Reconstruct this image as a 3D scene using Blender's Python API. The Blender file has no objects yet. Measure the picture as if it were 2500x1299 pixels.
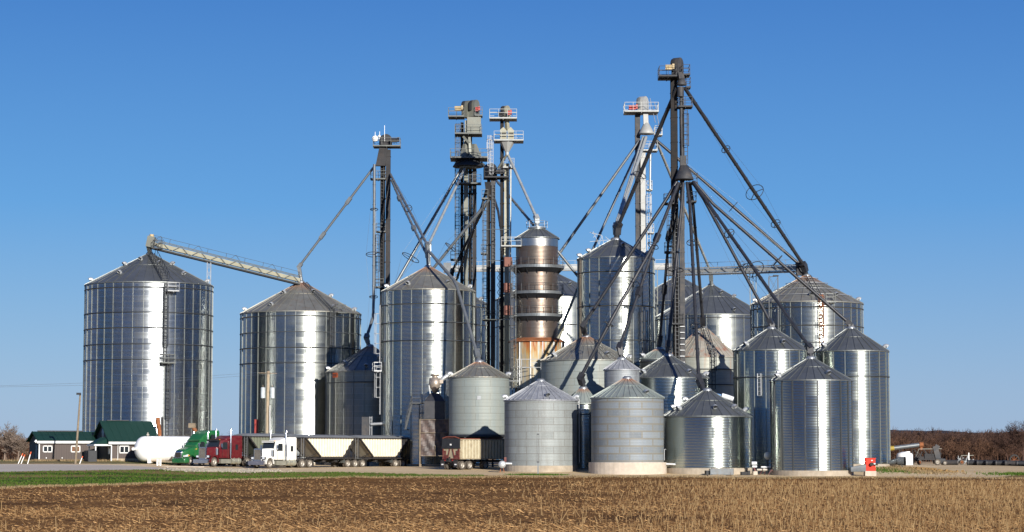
import bpy, math, random
from mathutils import Vector, Matrix
random.seed(7)
R = math.radians
PI = math.pi
scene = bpy.context.scene
COL = scene.collection
# ---------------------------------------------------------------- camera
FPX = 5330.0; CX, CY = 1250.0, 649.5; HOR = 1108.0; EYE = 1.6
PITCH = math.atan((HOR - CY) / FPX)
cam_d = bpy.data.cameras.new('camera'); cam = bpy.data.objects.new('camera', cam_d); COL.objects.link(cam)
cam_d.sensor_width = 36.0; cam_d.lens = FPX / 2500 * 36; cam_d.clip_end = 20000; cam_d.clip_start = 1.0
cam.location = (0, 0, EYE); cam.rotation_euler = (PI / 2 + PITCH, 0, 0)
scene.camera = cam
cp, sp = math.cos(PITCH), math.sin(PITCH)
def P(px, py, d):
    "world point on the ground-plan distance d (metres along Y) seen at photo pixel px, py"
    x = (px - CX) / FPX; u = (CY - py) / FPX
    ry = cp - u * sp; rz = sp + u * cp
    t = d / ry
    return Vector((x * t, d, EYE + rz * t))
def mpp(py, d):
    "metres per photo pixel there"
    u = (CY - py) / FPX
    return d / (cp - u * sp) / FPX
# ---------------------------------------------------------------- terrain
TD = [0, 70, 150, 200, 225, 240, 247, 260, 275, 300, 350, 450, 700, 1500]
TC = [(-100, [-1, -1, -1, -.75, -.35, -.1, .05, .38, .75, .75, .5, .1, -.9, -1]),
      (280,  [-1, -1, -1, -.75, -.35, -.1, .05, .36, .72, .75, .5, .1, -.9, -1]),
      (450,  [-1, -1, -1, -.85, -.55, -.3, -.15, .06, .3, .5, .4, .1, -.9, -1]),
      (650,  [-1, -1, -1, -.95, -.75, -.42, -.28, -.09, .0, .1, .1, .1, -.9, -1]),
      (1050, [-1, -1, -1, -1, -.92, -.55, -.35, -.08, 0, 0, 0, 0, -.9, -1]),
      (1400, [-1, -1, -1, -1, -.97, -.62, -.38, 0, 0, 0, 0, 0, -.9, -1]),
      (2060, [-1, -1, -1, -1, -.98, -.72, -.45, .1, .1, .1, .1, 0, -.9, -1]),
      (2150, [-1, -1, -1, -1, -.98, -.74, -.45, .15, .15, .1, .1, 0, -.9, -1]),
      (2300, [-1, -1, -1, -1, -.98, -.82, -.7, -.4, -.15, .05, .1, 0, -.9, -1]),
      (2600, [-1, -1, -1, -1, -.98, -.8, -.7, -.45, -.2, 0, .1, 0, -.9, -1])]
def _row(tab, d):
    if d <= TD[0]: return tab[0]
    if d >= TD[-1]: return tab[-1]
    for i in range(len(TD) - 1):
        if d <= TD[i + 1]:
            t = (d - TD[i]) / (TD[i + 1] - TD[i]); return tab[i] * (1 - t) + tab[i + 1] * t
def gz(px, d):
    if px <= TC[0][0]: return _row(TC[0][1], d)
    if px >= TC[-1][0]: return _row(TC[-1][1], d)
    for i in range(len(TC) - 1):
        if px <= TC[i + 1][0]:
            t = (px - TC[i][0]) / (TC[i + 1][0] - TC[i][0]); t = t * t * (3 - 2 * t)
            return _row(TC[i][1], d) * (1 - t) + _row(TC[i + 1][1], d) * t
def px_of(x, y): return CX + x / max(y, 5) * FPX * cp      # near the ground
def gxy(x, y): return gz(px_of(x, y), y)
def G(px, d, dz=0.0):
    "point on the ground at photo column px and distance d"
    x = (px - CX) / FPX * d / cp
    return Vector((x, d, gxy(x, d) + dz))
def d_for(px, py, lo=60, hi=700):
    d = lo
    while d < hi:
        g = G(px, d); p = P(px, py, d)
        if p.z > g.z + 1e-9 and False: pass
        if g.z >= p.z: return d
        d += .5
    return hi
def interp(tab, x):
    if x <= tab[0][0]: return tab[0][1]
    for (a, b), (c, e) in zip(tab, tab[1:]):
        if x <= c: return b + (e - b) * (x - a) / (c - a)
    return tab[-1][1]
# ---------------------------------------------------------------- mesh builder
class MB:
    def __init__(s): s.v = []; s.f = []; s.uv = {}; s.M = Matrix.Identity(4); s.sm = set()
    def add(s, vs, fs, smooth=False, uvs=None):
        b = len(s.v); s.v += [s.M @ Vector(v) for v in vs]
        for k, f in enumerate(fs):
            if smooth: s.sm.add(len(s.f))
            if uvs: s.uv[len(s.f)] = uvs[k]
            s.f.append(tuple(b + i for i in f))
        return s
    def box(s, c, sz, rz=0, rx=0, ry=0):
        x, y, z = sz[0] / 2, sz[1] / 2, sz[2] / 2
        m = Matrix.Translation(Vector(c)) @ Matrix.Rotation(rz, 4, 'Z') @ Matrix.Rotation(ry, 4, 'Y') @ Matrix.Rotation(rx, 4, 'X')
        vs = [m @ Vector((i * x, j * y, k * z)) for i in (-1, 1) for j in (-1, 1) for k in (-1, 1)]
        return s.add(vs, [(0, 1, 3, 2), (4, 6, 7, 5), (0, 4, 5, 1), (2, 3, 7, 6), (0, 2, 6, 4), (1, 5, 7, 3)])
    def bb(s, x0, x1, y0, y1, z0, z1):
        return s.box(((x0 + x1) / 2, (y0 + y1) / 2, (z0 + z1) / 2), (x1 - x0, y1 - y0, z1 - z0))
    def bar(s, a, b, w, h=None):
        h = h or w; a = Vector(a); b = Vector(b); d = b - a; L = d.length
        if L < 1e-6: return s
        m = Matrix.Translation((a + b) / 2) @ d.to_track_quat('Z', 'Y').to_matrix().to_4x4()
        o = s.M; s.M = o @ m; s.box((0, 0, 0), (w, h, L)); s.M = o; return s
    def tube(s, pts, r, seg=8, caps=True, r2=None):
        pts = [Vector(p) for p in pts]; n = len(pts); vs = []; fs = []
        prev = None
        for i, p in enumerate(pts):
            if i == 0: t = pts[1] - p
            elif i == n - 1: t = p - pts[i - 1]
            else: t = (pts[i + 1] - p).normalized() + (p - pts[i - 1]).normalized()
            t.normalize()
            if prev is None:
                up = Vector((0, 0, 1)) if abs(t.z) < .95 else Vector((1, 0, 0))
                a = t.cross(up).normalized()
            else:
                a = (prev - t * prev.dot(t)).normalized()
            prev = a; b = t.cross(a)
            rr = r if r2 is None else r + (r2 - r) * i / (n - 1)
            for k in range(seg):
                an = 2 * PI * k / seg; vs.append(p + (a * math.cos(an) + b * math.sin(an)) * rr)
        for i in range(n - 1):
            for k in range(seg):
                k2 = (k + 1) % seg; fs.append((i * seg + k, i * seg + k2, (i + 1) * seg + k2, (i + 1) * seg + k))
        s.add(vs, fs, smooth=seg > 4)
        if caps: s.add(vs[:seg], [tuple(range(seg))[::-1]]); s.add(vs[-seg:], [tuple(range(seg))])
        return s
    def lathe(s, prof, c=(0, 0, 0), seg=32, smooth=True, uv=False, a0=0, close=True):
        "prof: list of (r, z)"
        c = Vector(c); vs = []; fs = []; uvs = []; n = len(prof)
        for r, z in prof:
            for k in range(seg):
                an = a0 + 2 * PI * k / seg
                vs.append(c + Vector((r * math.sin(an), -r * math.cos(an), z)))
        for i in range(n - 1):
            for k in range(seg):
                k2 = (k + 1) % seg; fs.append((i * seg + k, i * seg + k2, (i + 1) * seg + k2, (i + 1) * seg + k))
                R0 = prof[i][0]
                u0 = 2 * PI * k / seg * R0; u1 = 2 * PI * (k + 1) / seg * R0
                z0, z1 = prof[i][1], prof[i + 1][1]
                uvs.append(((u0, z0), (u1, z0), (u1, z1), (u0, z1)))
        s.add(vs, fs, smooth, uvs if uv else None)
        return s
    def ring(s, c, R_, r, seg=24, ts=5, axis=None):
        m = Matrix.Translation(Vector(c))
        if axis is not None: m = m @ Vector(axis).to_track_quat('Z', 'Y').to_matrix().to_4x4()
        vs = []; fs = []
        for i in range(seg):
            a = 2 * PI * i / seg
            for k in range(ts):
                b = 2 * PI * k / ts
                vs.append(m @ Vector(((R_ + r * math.cos(b)) * math.cos(a), (R_ + r * math.cos(b)) * math.sin(a), r * math.sin(b))))
        for i in range(seg):
            for k in range(ts):
                i2 = (i + 1) % seg; k2 = (k + 1) % ts
                fs.append((i * ts + k, i2 * ts + k, i2 * ts + k2, i * ts + k2))
        return s.add(vs, fs, True)
    def prism(s, poly, y0, y1):
        "poly in XZ, extruded along Y from y0 to y1"
        n = len(poly)
        vs = [(x, y0, z) for x, z in poly] + [(x, y1, z) for x, z in poly]
        fs = [tuple(range(n)), tuple(range(2 * n - 1, n - 1, -1))]
        for i in range(n):
            j = (i + 1) % n; fs.append((i, i + n, j + n, j))
        return s.add(vs, fs)
    def loft(s, secs, e=.35, smooth=True, n=5):
        "secs: (x, halfwidth, z0, z1); rounded-rectangle sections along X"
        vs = []; fs = []; m = None
        for (x, hw, z0, z1) in secs:
            r = min(hw, (z1 - z0) / 2) * e
            ring = []
            for (sy, sz, a0) in ((1, 1, 0), (-1, 1, 90), (-1, -1, 180), (1, -1, 270)):
                cy = sy * (hw - r); cz = (z1 - r) if sz > 0 else (z0 + r)
                for k in range(n):
                    a = R(a0 + 90 * k / (n - 1)); ring.append((x, cy + r * math.cos(a), cz + r * math.sin(a)))
            m = len(ring); vs += ring
        for i in range(len(secs) - 1):
            for k in range(m):
                k2 = (k + 1) % m; fs.append((i * m + k, i * m + k2, (i + 1) * m + k2, (i + 1) * m + k))
        s.add(vs, fs, smooth)
        s.add(vs[:m], [tuple(range(m))[::-1]]); s.add(vs[-m:], [tuple(range(m))])
        return s
    def slab(s, poly3, t):
        "flat convex polygon in space given thickness t along its normal"
        p = [Vector(q) for q in poly3]; nn = (p[1] - p[0]).cross(p[2] - p[0]).normalized() * t
        n = len(p); vs = p + [q + nn for q in p]
        fs = [tuple(range(n))[::-1], tuple(range(n, 2 * n))]
        for i in range(n):
            j = (i + 1) % n; fs.append((i, j, j + n, i + n))
        return s.add(vs, fs)
    def mesh(s, name, mat, org=None, auto=None):
        me = bpy.data.meshes.new(name)
        o = org or Vector((0, 0, 0))
        me.from_pydata([v - o for v in s.v], [], s.f)
        if s.uv:
            ul = me.uv_layers.new(name='UVMap')
            for p in me.polygons:
                q = s.uv.get(p.index)
                if q:
                    for k, li in enumerate(p.loop_indices): ul.data[li].uv = q[k]
        if s.sm: me.polygons.foreach_set('use_smooth', [i in s.sm for i in range(len(s.f))])
        if mat: me.materials.append(mat)
        me.update(); return me
    def build(s, name, mat, parent=None, org=None):
        o_ = org if org is not None else (ORG.get(parent.name, Vector((0, 0, 0))) if parent else Vector((0, 0, 0)))
        ob = bpy.data.objects.new(name, s.mesh(name, mat, o_)); COL.objects.link(ob)
        if parent: ob.parent = parent; ORG[ob.name] = o_
        else: ob.location = o_; ORG[ob.name] = o_
        return ob
ORG = {}
def tag(o, label=None, cat=None, group=None, kind=None):
    if label: o['label'] = label
    if cat: o['category'] = cat
    if group: o['group'] = group
    if kind: o['kind'] = kind
    return o
def thing(name, loc, label, cat, group=None, rz=0):
    o = bpy.data.objects.new(name, None); COL.objects.link(o); o.location = loc; o.rotation_euler = (0, 0, rz)
    o.empty_display_size = .5
    ORG[o.name] = Vector(loc) if rz == 0 else Vector((0, 0, 0))
    return tag(o, label, cat, group)
def lthing(name, loc, label, cat, group=None, rz=0):
    "a thing whose parts are modelled round the origin"
    o = thing(name, loc, label, cat, group, rz); ORG[o.name] = Vector((0, 0, 0)); return o
def dupc(ob, parent, loc=None, rz=None):
    c = ob.copy(); COL.objects.link(c); c.parent = parent
    if loc is not None: c.location = loc
    if rz is not None: c.rotation_euler = (0, 0, rz)
    return c
# ---------------------------------------------------------------- materials
class NT:
    def __init__(s, name):
        s.m = bpy.data.materials.new(name); s.m.use_nodes = True; s.t = s.m.node_tree
        s.b = s.t.nodes['Principled BSDF']
    def n(s, typ, **kw):
        nd = s.t.nodes.new(typ)
        for k, v in kw.items(): setattr(nd, k, v)
        return nd
    def l(s, a, b): s.t.links.new(a, b)
    def inp(s, sock, v):
        if hasattr(v, 'is_linked') or isinstance(v, bpy.types.NodeSocket): s.l(v, sock)
        else: sock.default_value = v
    def math(s, op, a, b=0.0, c=None):
        nd = s.n('ShaderNodeMath', operation=op); s.inp(nd.inputs[0], a); s.inp(nd.inputs[1], b)
        if c is not None: s.inp(nd.inputs[2], c)
        return nd.outputs[0]
    def vm(s, op, a, b=None, scale=None):
        nd = s.n('ShaderNodeVectorMath', operation=op); s.inp(nd.inputs[0], a)
        if b is not None: s.inp(nd.inputs[1], b)
        if scale is not None: s.inp(nd.inputs[3], scale)
        return nd.outputs[0]
    def mix(s, f, a, b, mode='MIX'):
        nd = s.n('ShaderNodeMix', data_type='RGBA', blend_type=mode); s.inp(nd.inputs[0], f)
        s.inp(nd.inputs[6], a if not isinstance(a, tuple) else (*a[:3], 1)); s.inp(nd.inputs[7], b if not isinstance(b, tuple) else (*b[:3], 1))
        return nd.outputs[2]
    def ramp(s, f, a, b):
        nd = s.n('ShaderNodeMapRange'); nd.clamp = True; s.inp(nd.inputs[0], f); s.inp(nd.inputs[1], a); s.inp(nd.inputs[2], b)
        return nd.outputs[0]
    def tc(s, which): return s.n('ShaderNodeTexCoord').outputs[which]
    def mapv(s, v, sc):
        nd = s.n('ShaderNodeMapping'); s.l(v, nd.inputs[0]); nd.inputs[3].default_value = sc; return nd.outputs[0]
    def noise(s, v, scale, det=3, rough=.55, dist=0):
        nd = s.n('ShaderNodeTexNoise'); s.l(v, nd.inputs['Vector']); nd.inputs['Scale'].default_value = scale
        nd.inputs['Detail'].default_value = det; nd.inputs['Roughness'].default_value = rough; nd.inputs['Distortion'].default_value = dist
        return nd.outputs[0]
    def sep(s, v):
        nd = s.n('ShaderNodeSeparateXYZ'); s.l(v, nd.inputs[0]); return nd.outputs
    def set(s, **kw):
        for k, v in kw.items(): s.inp(s.b.inputs[k.replace('_', ' ')], v if not (isinstance(v, tuple) and len(v) == 3) else (*v, 1))
        return s
def geo_n(t): return t.n('ShaderNodeNewGeometry').outputs['Normal']

def galv_wall(name, base=(.43, .455, .43), rough=.19, metal=1.0, amp=.27, bw=2.85, bh=.81, pv=.25, seam=.12, seamcol=(.62, .64, .64), msize=.035,
              stain=.25, staincol=(.3, .27, .2), tilt=.022, rust=0, tint=None, period=.17):
    t = NT(name); uv = t.tc('UV'); s = t.sep(uv)
    br = t.n('ShaderNodeTexBrick'); t.l(uv, br.inputs[0]); br.offset = .5
    br.inputs['Color1'].default_value = (0, 0, 0, 1); br.inputs['Color2'].default_value = (1, 1, 1, 1); br.inputs['Mortar'].default_value = (.5, .5, .5, 1)
    br.inputs['Scale'].default_value = 1; br.inputs['Mortar Size'].default_value = msize; br.inputs['Mortar Smooth'].default_value = .3
    br.inputs['Brick Width'].default_value = bw; br.inputs['Row Height'].default_value = bh
    rnd = t.sep(br.outputs[0])[0]; mort = br.outputs[1]
    # colour
    obj = t.tc('Object')
    n1 = t.noise(t.mapv(obj, (1.1, 1.1, .12)), 1.0, 5, .6)
    n2 = t.noise(obj, 6, 4, .7)
    col = t.mix(t.math('MULTIPLY', rnd, pv), base, tuple(c * .45 for c in base))
    if tint: col = t.mix(t.math('MULTIPLY', t.ramp(t.noise(t.mapv(uv, (.3, .9, 1)), 1.2, 2), .45, .6), .8), col, tint)
    col = t.mix(t.math('MULTIPLY', t.ramp(n1, .42, .75), stain), col, staincol)
    col = t.mix(t.math('MULTIPLY', t.ramp(n2, .5, .8), stain * .6), col, tuple(min(1, c * 1.3) for c in base))
    col = t.mix(t.math('MULTIPLY', mort, seam), col, seamcol)
    if rust:
        rr = t.ramp(t.noise(t.mapv(obj, (1.6, 1.6, .1)), 1.0, 4, .65), .55, .68)
        col = t.mix(t.math('MULTIPLY', rr, rust), col, (.36, .13, .035))
        t.set(Metallic=t.math('MULTIPLY', t.math('SUBTRACT', 1, t.math('MULTIPLY', rr, rust)), metal))
    else: t.set(Metallic=metal)
    t.set(Base_Color=col)
    # normal: rolled corrugation, slight tilt of each sheet, oil-canning
    N = geo_n(t)
    ph = t.math('SINE', t.math('MULTIPLY', s[1], 2 * PI / period))
    up = t.vm('SCALE', (0, 0, 1), scale=t.math('MULTIPLY', ph, amp))
    T = t.vm('CROSS_PRODUCT', (0, 0, 1), N)
    tl = t.math('ADD', t.math('MULTIPLY', t.math('SUBTRACT', rnd, .5), tilt), t.math('MULTIPLY', t.math('SUBTRACT', t.noise(t.mapv(uv, (.8, 1.4, 1)), 1.0, 3), .5), tilt * 1.6))
    side = t.vm('SCALE', T, scale=tl)
    nn = t.vm('NORMALIZE', t.vm('ADD', t.vm('ADD', N, up), side))
    t.l(nn, t.b.inputs['Normal'])
    t.set(Roughness=t.math('ADD', rough, t.math('MULTIPLY', rnd, .08)))
    return t.m
def galv_flat(name, base=(.42, .44, .46), rough=.4, metal=.85, stain=.3, staincol=(.2, .16, .11), rust=0, rustcol=(.3, .12, .05), sc=.5, apex=0):
    t = NT(name); obj = t.tc('Object')
    col = t.mix(t.ramp(t.noise(obj, sc, 5, .65), .35, .7), base, tuple(c * .72 for c in base))
    col = t.mix(t.math('MULTIPLY', t.ramp(t.noise(obj, sc * 3, 5, .7), .5, .7), stain), col, staincol)
    rf = None
    if rust:
        rf = t.math('MULTIPLY', t.ramp(t.noise(obj, sc * 1.6, 6, .7), .50, .6), rust)
    if apex:
        g = t.sep(t.tc('Generated'))[2]
        a = t.math('MULTIPLY', t.ramp(t.math('ADD', g, t.math('MULTIPLY', t.noise(obj, 1.2, 4, .7), .35)), .85, 1.2), apex)
        rf = a if rf is None else t.math('MAXIMUM', rf, a)
    if rf is not None:
        col = t.mix(rf, col, rustcol)
        t.set(Metallic=t.math('MULTIPLY', t.math('SUBTRACT', 1, rf), metal))
    else: t.set(Metallic=metal)
    t.set(Base_Color=col, Roughness=t.math('ADD', rough, t.math('MULTIPLY', t.noise(obj, 2.0, 3), .12)))
    return t.m
def paint(name, col, rough=.45, metal=0.0, var=.15, sc=2.0, dirt=0, dirtcol=(.25, .19, .13)):
    t = NT(name); obj = t.tc('Object')
    c = t.mix(t.ramp(t.noise(obj, sc, 4, .65), .3, .75), col, tuple(x * (1 - var * 2) for x in col))
    if dirt: c = t.mix(t.math('MULTIPLY', t.ramp(t.noise(obj, sc * 1.7, 5, .7), .45, .7), dirt), c, dirtcol)
    t.set(Base_Color=c, Roughness=rough, Metallic=metal)
    return t.m
M = {}
M['wall'] = galv_wall('galvanised_wall')
M['wall_blue'] = galv_wall('galvanised_wall_blue', base=(.39, .42, .44), pv=.45, seam=.4, rough=.22)
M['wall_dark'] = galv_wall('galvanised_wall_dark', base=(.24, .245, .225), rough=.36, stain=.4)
M['wall_new'] = galv_wall('galvanised_wall_narrow_corrugation', base=(.42, .46, .43), rough=.19, pv=.2, seam=.06, bw=2.8, bh=1.12, amp=.30)
M['wall_pale'] = galv_wall('weathered_pale_wall', base=(.225, .258, .25), rough=.6, metal=.2, pv=.16, seam=.55, seamcol=(.12, .12, .10), msize=.03, amp=.22, stain=.45, staincol=(.3, .28, .22), tilt=.01, bw=2.85)
M['wall_pale_front'] = galv_wall('weathered_pale_grey_wall', base=(.25, .275, .275), rough=.6, metal=.15, pv=.35, seam=.55, seamcol=(.10, .085, .07), msize=.035, amp=.2, stain=.75, staincol=(.15, .15, .14), tilt=.01)
M['wall_patch'] = galv_wall('blue_panel_wall', base=(.195, .225, .255), rough=.6, metal=.15, pv=.6, seam=.75, seamcol=(.17, .155, .12), msize=.10, amp=.2, stain=.8, staincol=(.20, .205, .19), tilt=.01)
M['wall_blotch'] = galv_wall('blotchy_old_wall', base=(.30, .325, .34), rough=.5, metal=.4, pv=.3, stain=.9, staincol=(.15, .15, .16), amp=.2)
M['wall_rusty'] = galv_wall('rust_streaked_wall', base=(.36, .38, .34), rough=.55, metal=.4, stain=.5, rust=.4, amp=.3)
M['roof'] = galv_flat('galvanised_roof', base=(.235, .25, .245), rough=.42, metal=.8, staincol=(.15, .155, .15))
M['roof_tan'] = galv_flat('weathered_roof', base=(.28, .28, .25), rough=.45, metal=.6, stain=.5, staincol=(.2, .13, .08), apex=.8)
M['roof_pale'] = galv_flat('pale_roof', base=(.29, .33, .31), rough=.5, metal=.45, stain=.4, staincol=(.2, .17, .15), apex=.9)
M['roof_white'] = galv_flat('streaked_whitish_roof', base=(.34, .355, .38), rough=.5, metal=.4, stain=.6, staincol=(.16, .15, .17), sc=1.2)
M['roof_rust'] = galv_flat('rusty_roof', base=(.36, .34, .29), rough=.6, metal=.3, stain=.5, rust=.85, rustcol=(.24, .11, .07), sc=.35)
M['steel'] = galv_flat('steel_trim', base=(.34, .36, .38), rough=.42, metal=.7, stain=.2, sc=1.0)
M['steel_light'] = galv_flat('light_steel', base=(.55, .57, .58), rough=.42, metal=.6, stain=.2, sc=1.0)
M['stiffener'] = galv_flat('stiffener_steel', base=(.24, .26, .25), rough=.5, metal=.5, stain=.2, sc=1.0)
M['ring'] = paint('dark_wind_ring', (.06, .065, .07), .5, .3)
M['dark'] = paint('dark_steel', (.025, .027, .032), .6, .2, .2)
M['spout_dark'] = paint('dark_grey_spout_steel', (.032, .035, .043), .45, .2, .25, 1.5, .2, (.10, .08, .07))
M['spout'] = paint('grey_spout_steel', (.17, .19, .205), .42, .4, .2, 1.5, .2)
M['spout_light'] = paint('pale_spout_steel', (.42, .45, .45), .4, .4, .15, 1.5, .15)
M['casing_dark'] = paint('dark_casing', (.028, .028, .031), .8, 0, .25, .7, .15, (.12, .08, .06))
M['casing_black'] = paint('black_shaded_casing', (.008, .008, .009), .85, 0, .25, .7, .12, (.12, .07, .04))  # near-black colour carries the side shading of the turned casings
M['casing_grey'] = paint('grey_green_casing', (.17, .18, .155), .5, .3, .15, .7, .2)
M['casing_slate'] = paint('slate_casing', (.035, .038, .045), .65, .1, .2, .7, .2)
M['casing_white'] = paint('white_casing', (.36, .37, .36), .5, .1, .1, .7, .2)
M['casing_tan'] = paint('pale_tan_casing', (.32, .31, .23), .5, .2, .15, .8, .25)
M['platform'] = paint('platform_steel', (.13, .14, .135), .55, .3, .2)
M['platform_light'] = paint('pale_platform_steel', (.34, .35, .34), .5, .3, .15)
M['ladder'] = paint('ladder_steel', (.05, .055, .06), .5, .2, .1)
M['ladder_light'] = paint('pale_ladder_steel', (.30, .31, .32), .5, .4, .1)
M['concrete'] = paint('concrete_footing', (.42, .36, .28), .9, 0, .2, .8, .3)
M['block'] = paint('pale_block_footing', (.52, .45, .37), .9, 0, .12, 1.1, .25)
M['black'] = paint('black_rubber', (.022, .02, .019), .8, 0, .2, 3, .35, (.1, .08, .06))
M['chrome'] = paint('chrome', (.62, .63, .66), .18, 1, .05)
M['glass'] = paint('window_glass', (.02, .025, .03), .08, 0, .1)
M['red_fan'] = paint('red_fan_paint', (.70, .03, .01), .75, 0, .1)
M['white'] = paint('white_paint', (.78, .78, .76), .35, 0, .04)
M['wood'] = paint('weathered_wood', (.24, .19, .13), .85, 0, .25, 3)
M['rust'] = paint('rusted_steel', (.30, .10, .03), .8, 0, .3, 2, .4, (.12, .05, .02))
# ---------------------------------------------------------------- world & sun
SUN_AZ, SUN_EL = 23.0, 17.5
w = bpy.data.worlds.new('World'); scene.world = w; w.use_nodes = True
wt = w.node_tree; bg = wt.nodes['Background']
sky = wt.nodes.new('ShaderNodeTexSky'); sky.sky_type = 'NISHITA'; sky.sun_disc = False
sky.sun_elevation = R(SUN_EL); sky.sun_rotation = R(180 - SUN_AZ)
sky.altitude = 200; sky.air_density = 1.0; sky.dust_density = .4; sky.ozone_density = 3.0
def wn(op, a, b, c=None):
    nd = wt.nodes.new('ShaderNodeMath'); nd.operation = op
    for i, v in enumerate((a, b, c)):
        if v is None: continue
        if isinstance(v, (int, float)): nd.inputs[i].default_value = v
        else: wt.links.new(v, nd.inputs[i])
    return nd.outputs[0]
sc_ = wt.nodes.new('ShaderNodeSeparateColor'); wt.links.new(sky.outputs[0], sc_.inputs[0]); cc = wt.nodes.new('ShaderNodeCombineColor')
r_, g_, b_ = sc_.outputs[0], sc_.outputs[1], sc_.outputs[2]
wt.links.new(wn('MINIMUM', wn('MAXIMUM', wn('MULTIPLY', wn('POWER', r_, 1.75), .108), wn('MULTIPLY', r_, .21)), 7.0), cc.inputs[0])
wt.links.new(wn('MINIMUM', wn('MAXIMUM', wn('MULTIPLY', wn('POWER', g_, 1.62), .171), wn('MULTIPLY', g_, .42)), 7.0), cc.inputs[1])
wt.links.new(wn('MINIMUM', wn('MULTIPLY_ADD', b_, .35, wn('MULTIPLY_ADD', g_, .40, .85)), 7.5), cc.inputs[2])
tcw = wt.nodes.new('ShaderNodeTexCoord'); sz_ = wt.nodes.new('ShaderNodeSeparateXYZ'); wt.links.new(tcw.outputs['Generated'], sz_.inputs[0])
rp = wt.nodes.new('ShaderNodeValToRGB'); wt.links.new(sz_.outputs[2], rp.inputs[0]); el_ = rp.color_ramp.elements
for k_, (p_, c_) in enumerate(((0, (3.2, 4.4, 5.7)), (.03, (2.75, 4.05, 5.75)), (.113, (1.12, 3.05, 6.2)), (.21, (.56, 1.90, 5.0)), (.55, (.38, 1.25, 3.6)))):
    e_ = el_[k_] if k_ < 2 else el_.new(p_); e_.position = p_; e_.color = (c_[0] / 7, c_[1] / 7, c_[2] / 7, 1)
mv = wt.nodes.new('ShaderNodeVectorMath'); mv.operation = 'SCALE'; mv.inputs[3].default_value = 7; wt.links.new(rp.outputs[0], mv.inputs[0])
mr = wt.nodes.new('ShaderNodeMapRange'); wt.links.new(sz_.outputs[2], mr.inputs[0]); mr.inputs[1].default_value = .2; mr.inputs[2].default_value = .6; mr.inputs[3].default_value = .75; mr.inputs[4].default_value = .15
mx = wt.nodes.new('ShaderNodeMix'); mx.data_type = 'RGBA'; wt.links.new(mr.outputs[0], mx.inputs[0]); wt.links.new(cc.outputs[0], mx.inputs[6]); wt.links.new(mv.outputs[0], mx.inputs[7])
wt.links.new(mx.outputs[2], bg.inputs[0]); bg.inputs[1].default_value = .081
sl = bpy.data.lights.new('sun', 'SUN'); sl.energy = 5.0; sl.angle = R(.5); sl.color = (1, .94, .85)
so = bpy.data.objects.new('sun', sl); COL.objects.link(so)
sd = Vector((math.sin(R(SUN_AZ)) * math.cos(R(SUN_EL)), -math.cos(R(SUN_AZ)) * math.cos(R(SUN_EL)), math.sin(R(SUN_EL))))
so.rotation_euler = sd.to_track_quat('Z', 'Y').to_euler(); so.location = (60, -60, 80)
scene.view_settings.view_transform = 'Standard'; scene.view_settings.look = 'None'; scene.view_settings.exposure = 0.56; scene.view_settings.gamma = 1
# ---------------------------------------------------------------- ground
def ground_mat(name, cols, sc, stretch=(1, 1, 1), rough=.95, fine=None, bump=.0):
    t = NT(name); o = t.mapv(t.tc('Object'), stretch)
    c = t.mix(t.ramp(t.noise(o, sc, 6, .65), .35, .65), cols[0], cols[1])
    if len(cols) > 2: c = t.mix(t.ramp(t.noise(o, sc * .23, 4, .6, .4), .5, .62), c, cols[2])
    if fine: c = t.mix(t.math('MULTIPLY', t.ramp(t.noise(o, fine[0], 4, .75), .52, .64), fine[2]), c, fine[1])
    t.set(Base_Color=c, Roughness=rough); t.b.inputs['Specular IOR Level'].default_value = .03
    if bump:
        b = t.n('ShaderNodeBump'); b.inputs['Strength'].default_value = bump; b.inputs['Distance'].default_value = .12
        t.l(t.noise(o, sc * 2.2, 6, .7), b.inputs['Height']); t.l(b.outputs[0], t.b.inputs['Normal'])
    return t.m
M['field'] = ground_mat('stubble_field_soil', ((.125, .058, .019), (.23, .115, .04), (.085, .04, .014)), .9, (1, .55, 1), fine=(7, (.30, .165, .06), .6), bump=.9)
M['verge'] = ground_mat('grass_verge_turf', ((.028, .065, .009), (.05, .09, .014), (.24, .15, .07)), .25, (.5, 1, 1), fine=(3, (.2, .15, .07), .3), bump=.6)
M['verge_soil'] = ground_mat('bare_weedy_verge', ((.26, .16, .07), (.20, .13, .06), (.13, .12, .04)), .3, (.5, 1, 1), fine=(3, (.10, .12, .03), .3), bump=.6)
M['yard'] = ground_mat('packed_dirt_yard', ((.60, .46, .28), (.50, .37, .21), (.64, .50, .32)), .12, (.5, 1, 1), fine=(4, (.26, .18, .11), .5), bump=.5)
M['road'] = ground_mat('worn_asphalt_lane', ((.50, .45, .39), (.43, .38, .32), (.50, .41, .31)), .1, (.3, 1.5, 1), fine=(2, (.5, .45, .38), .4))
M['lawn'] = ground_mat('back_lawn_turf', ((.06, .11, .02), (.10, .15, .035), (.20, .16, .08)), .2, (.5, 1, 1), bump=.5)
M['far'] = ground_mat('distant_stubble_land', ((.34, .23, .13), (.42, .30, .17), (.30, .2, .1)), .05, (1, .3, 1))
cols = [-2600, -1800, -1200, -800, -500, -300, -160] + [i * 6 for i in range(-16, 434)] + [2700, 2900, 3200, 3700, 4400, 5200]
rb = random.Random(3)
def jit(n, a):
    v = [0] * n; 
    for step, amp in ((40, 1.0), (14, .6), (5, .35), (1, .25)):
        k = [rb.uniform(-1, 1) for _ in range(n // step + 3)]
        for i in range(n):
            f = i / step; j = int(f); v[i] += amp * (k[j] * (1 - f + j) + k[j + 1] * (f - j))
    return [x * a for x in v]
n = len(cols)
b0t = [(-200, 1194), (0, 1193), (300, 1184), (560, 1173), (800, 1167), (1000, 1165), (1250, 1164), (1500, 1166), (2150, 1167), (2500, 1169)]
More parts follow.
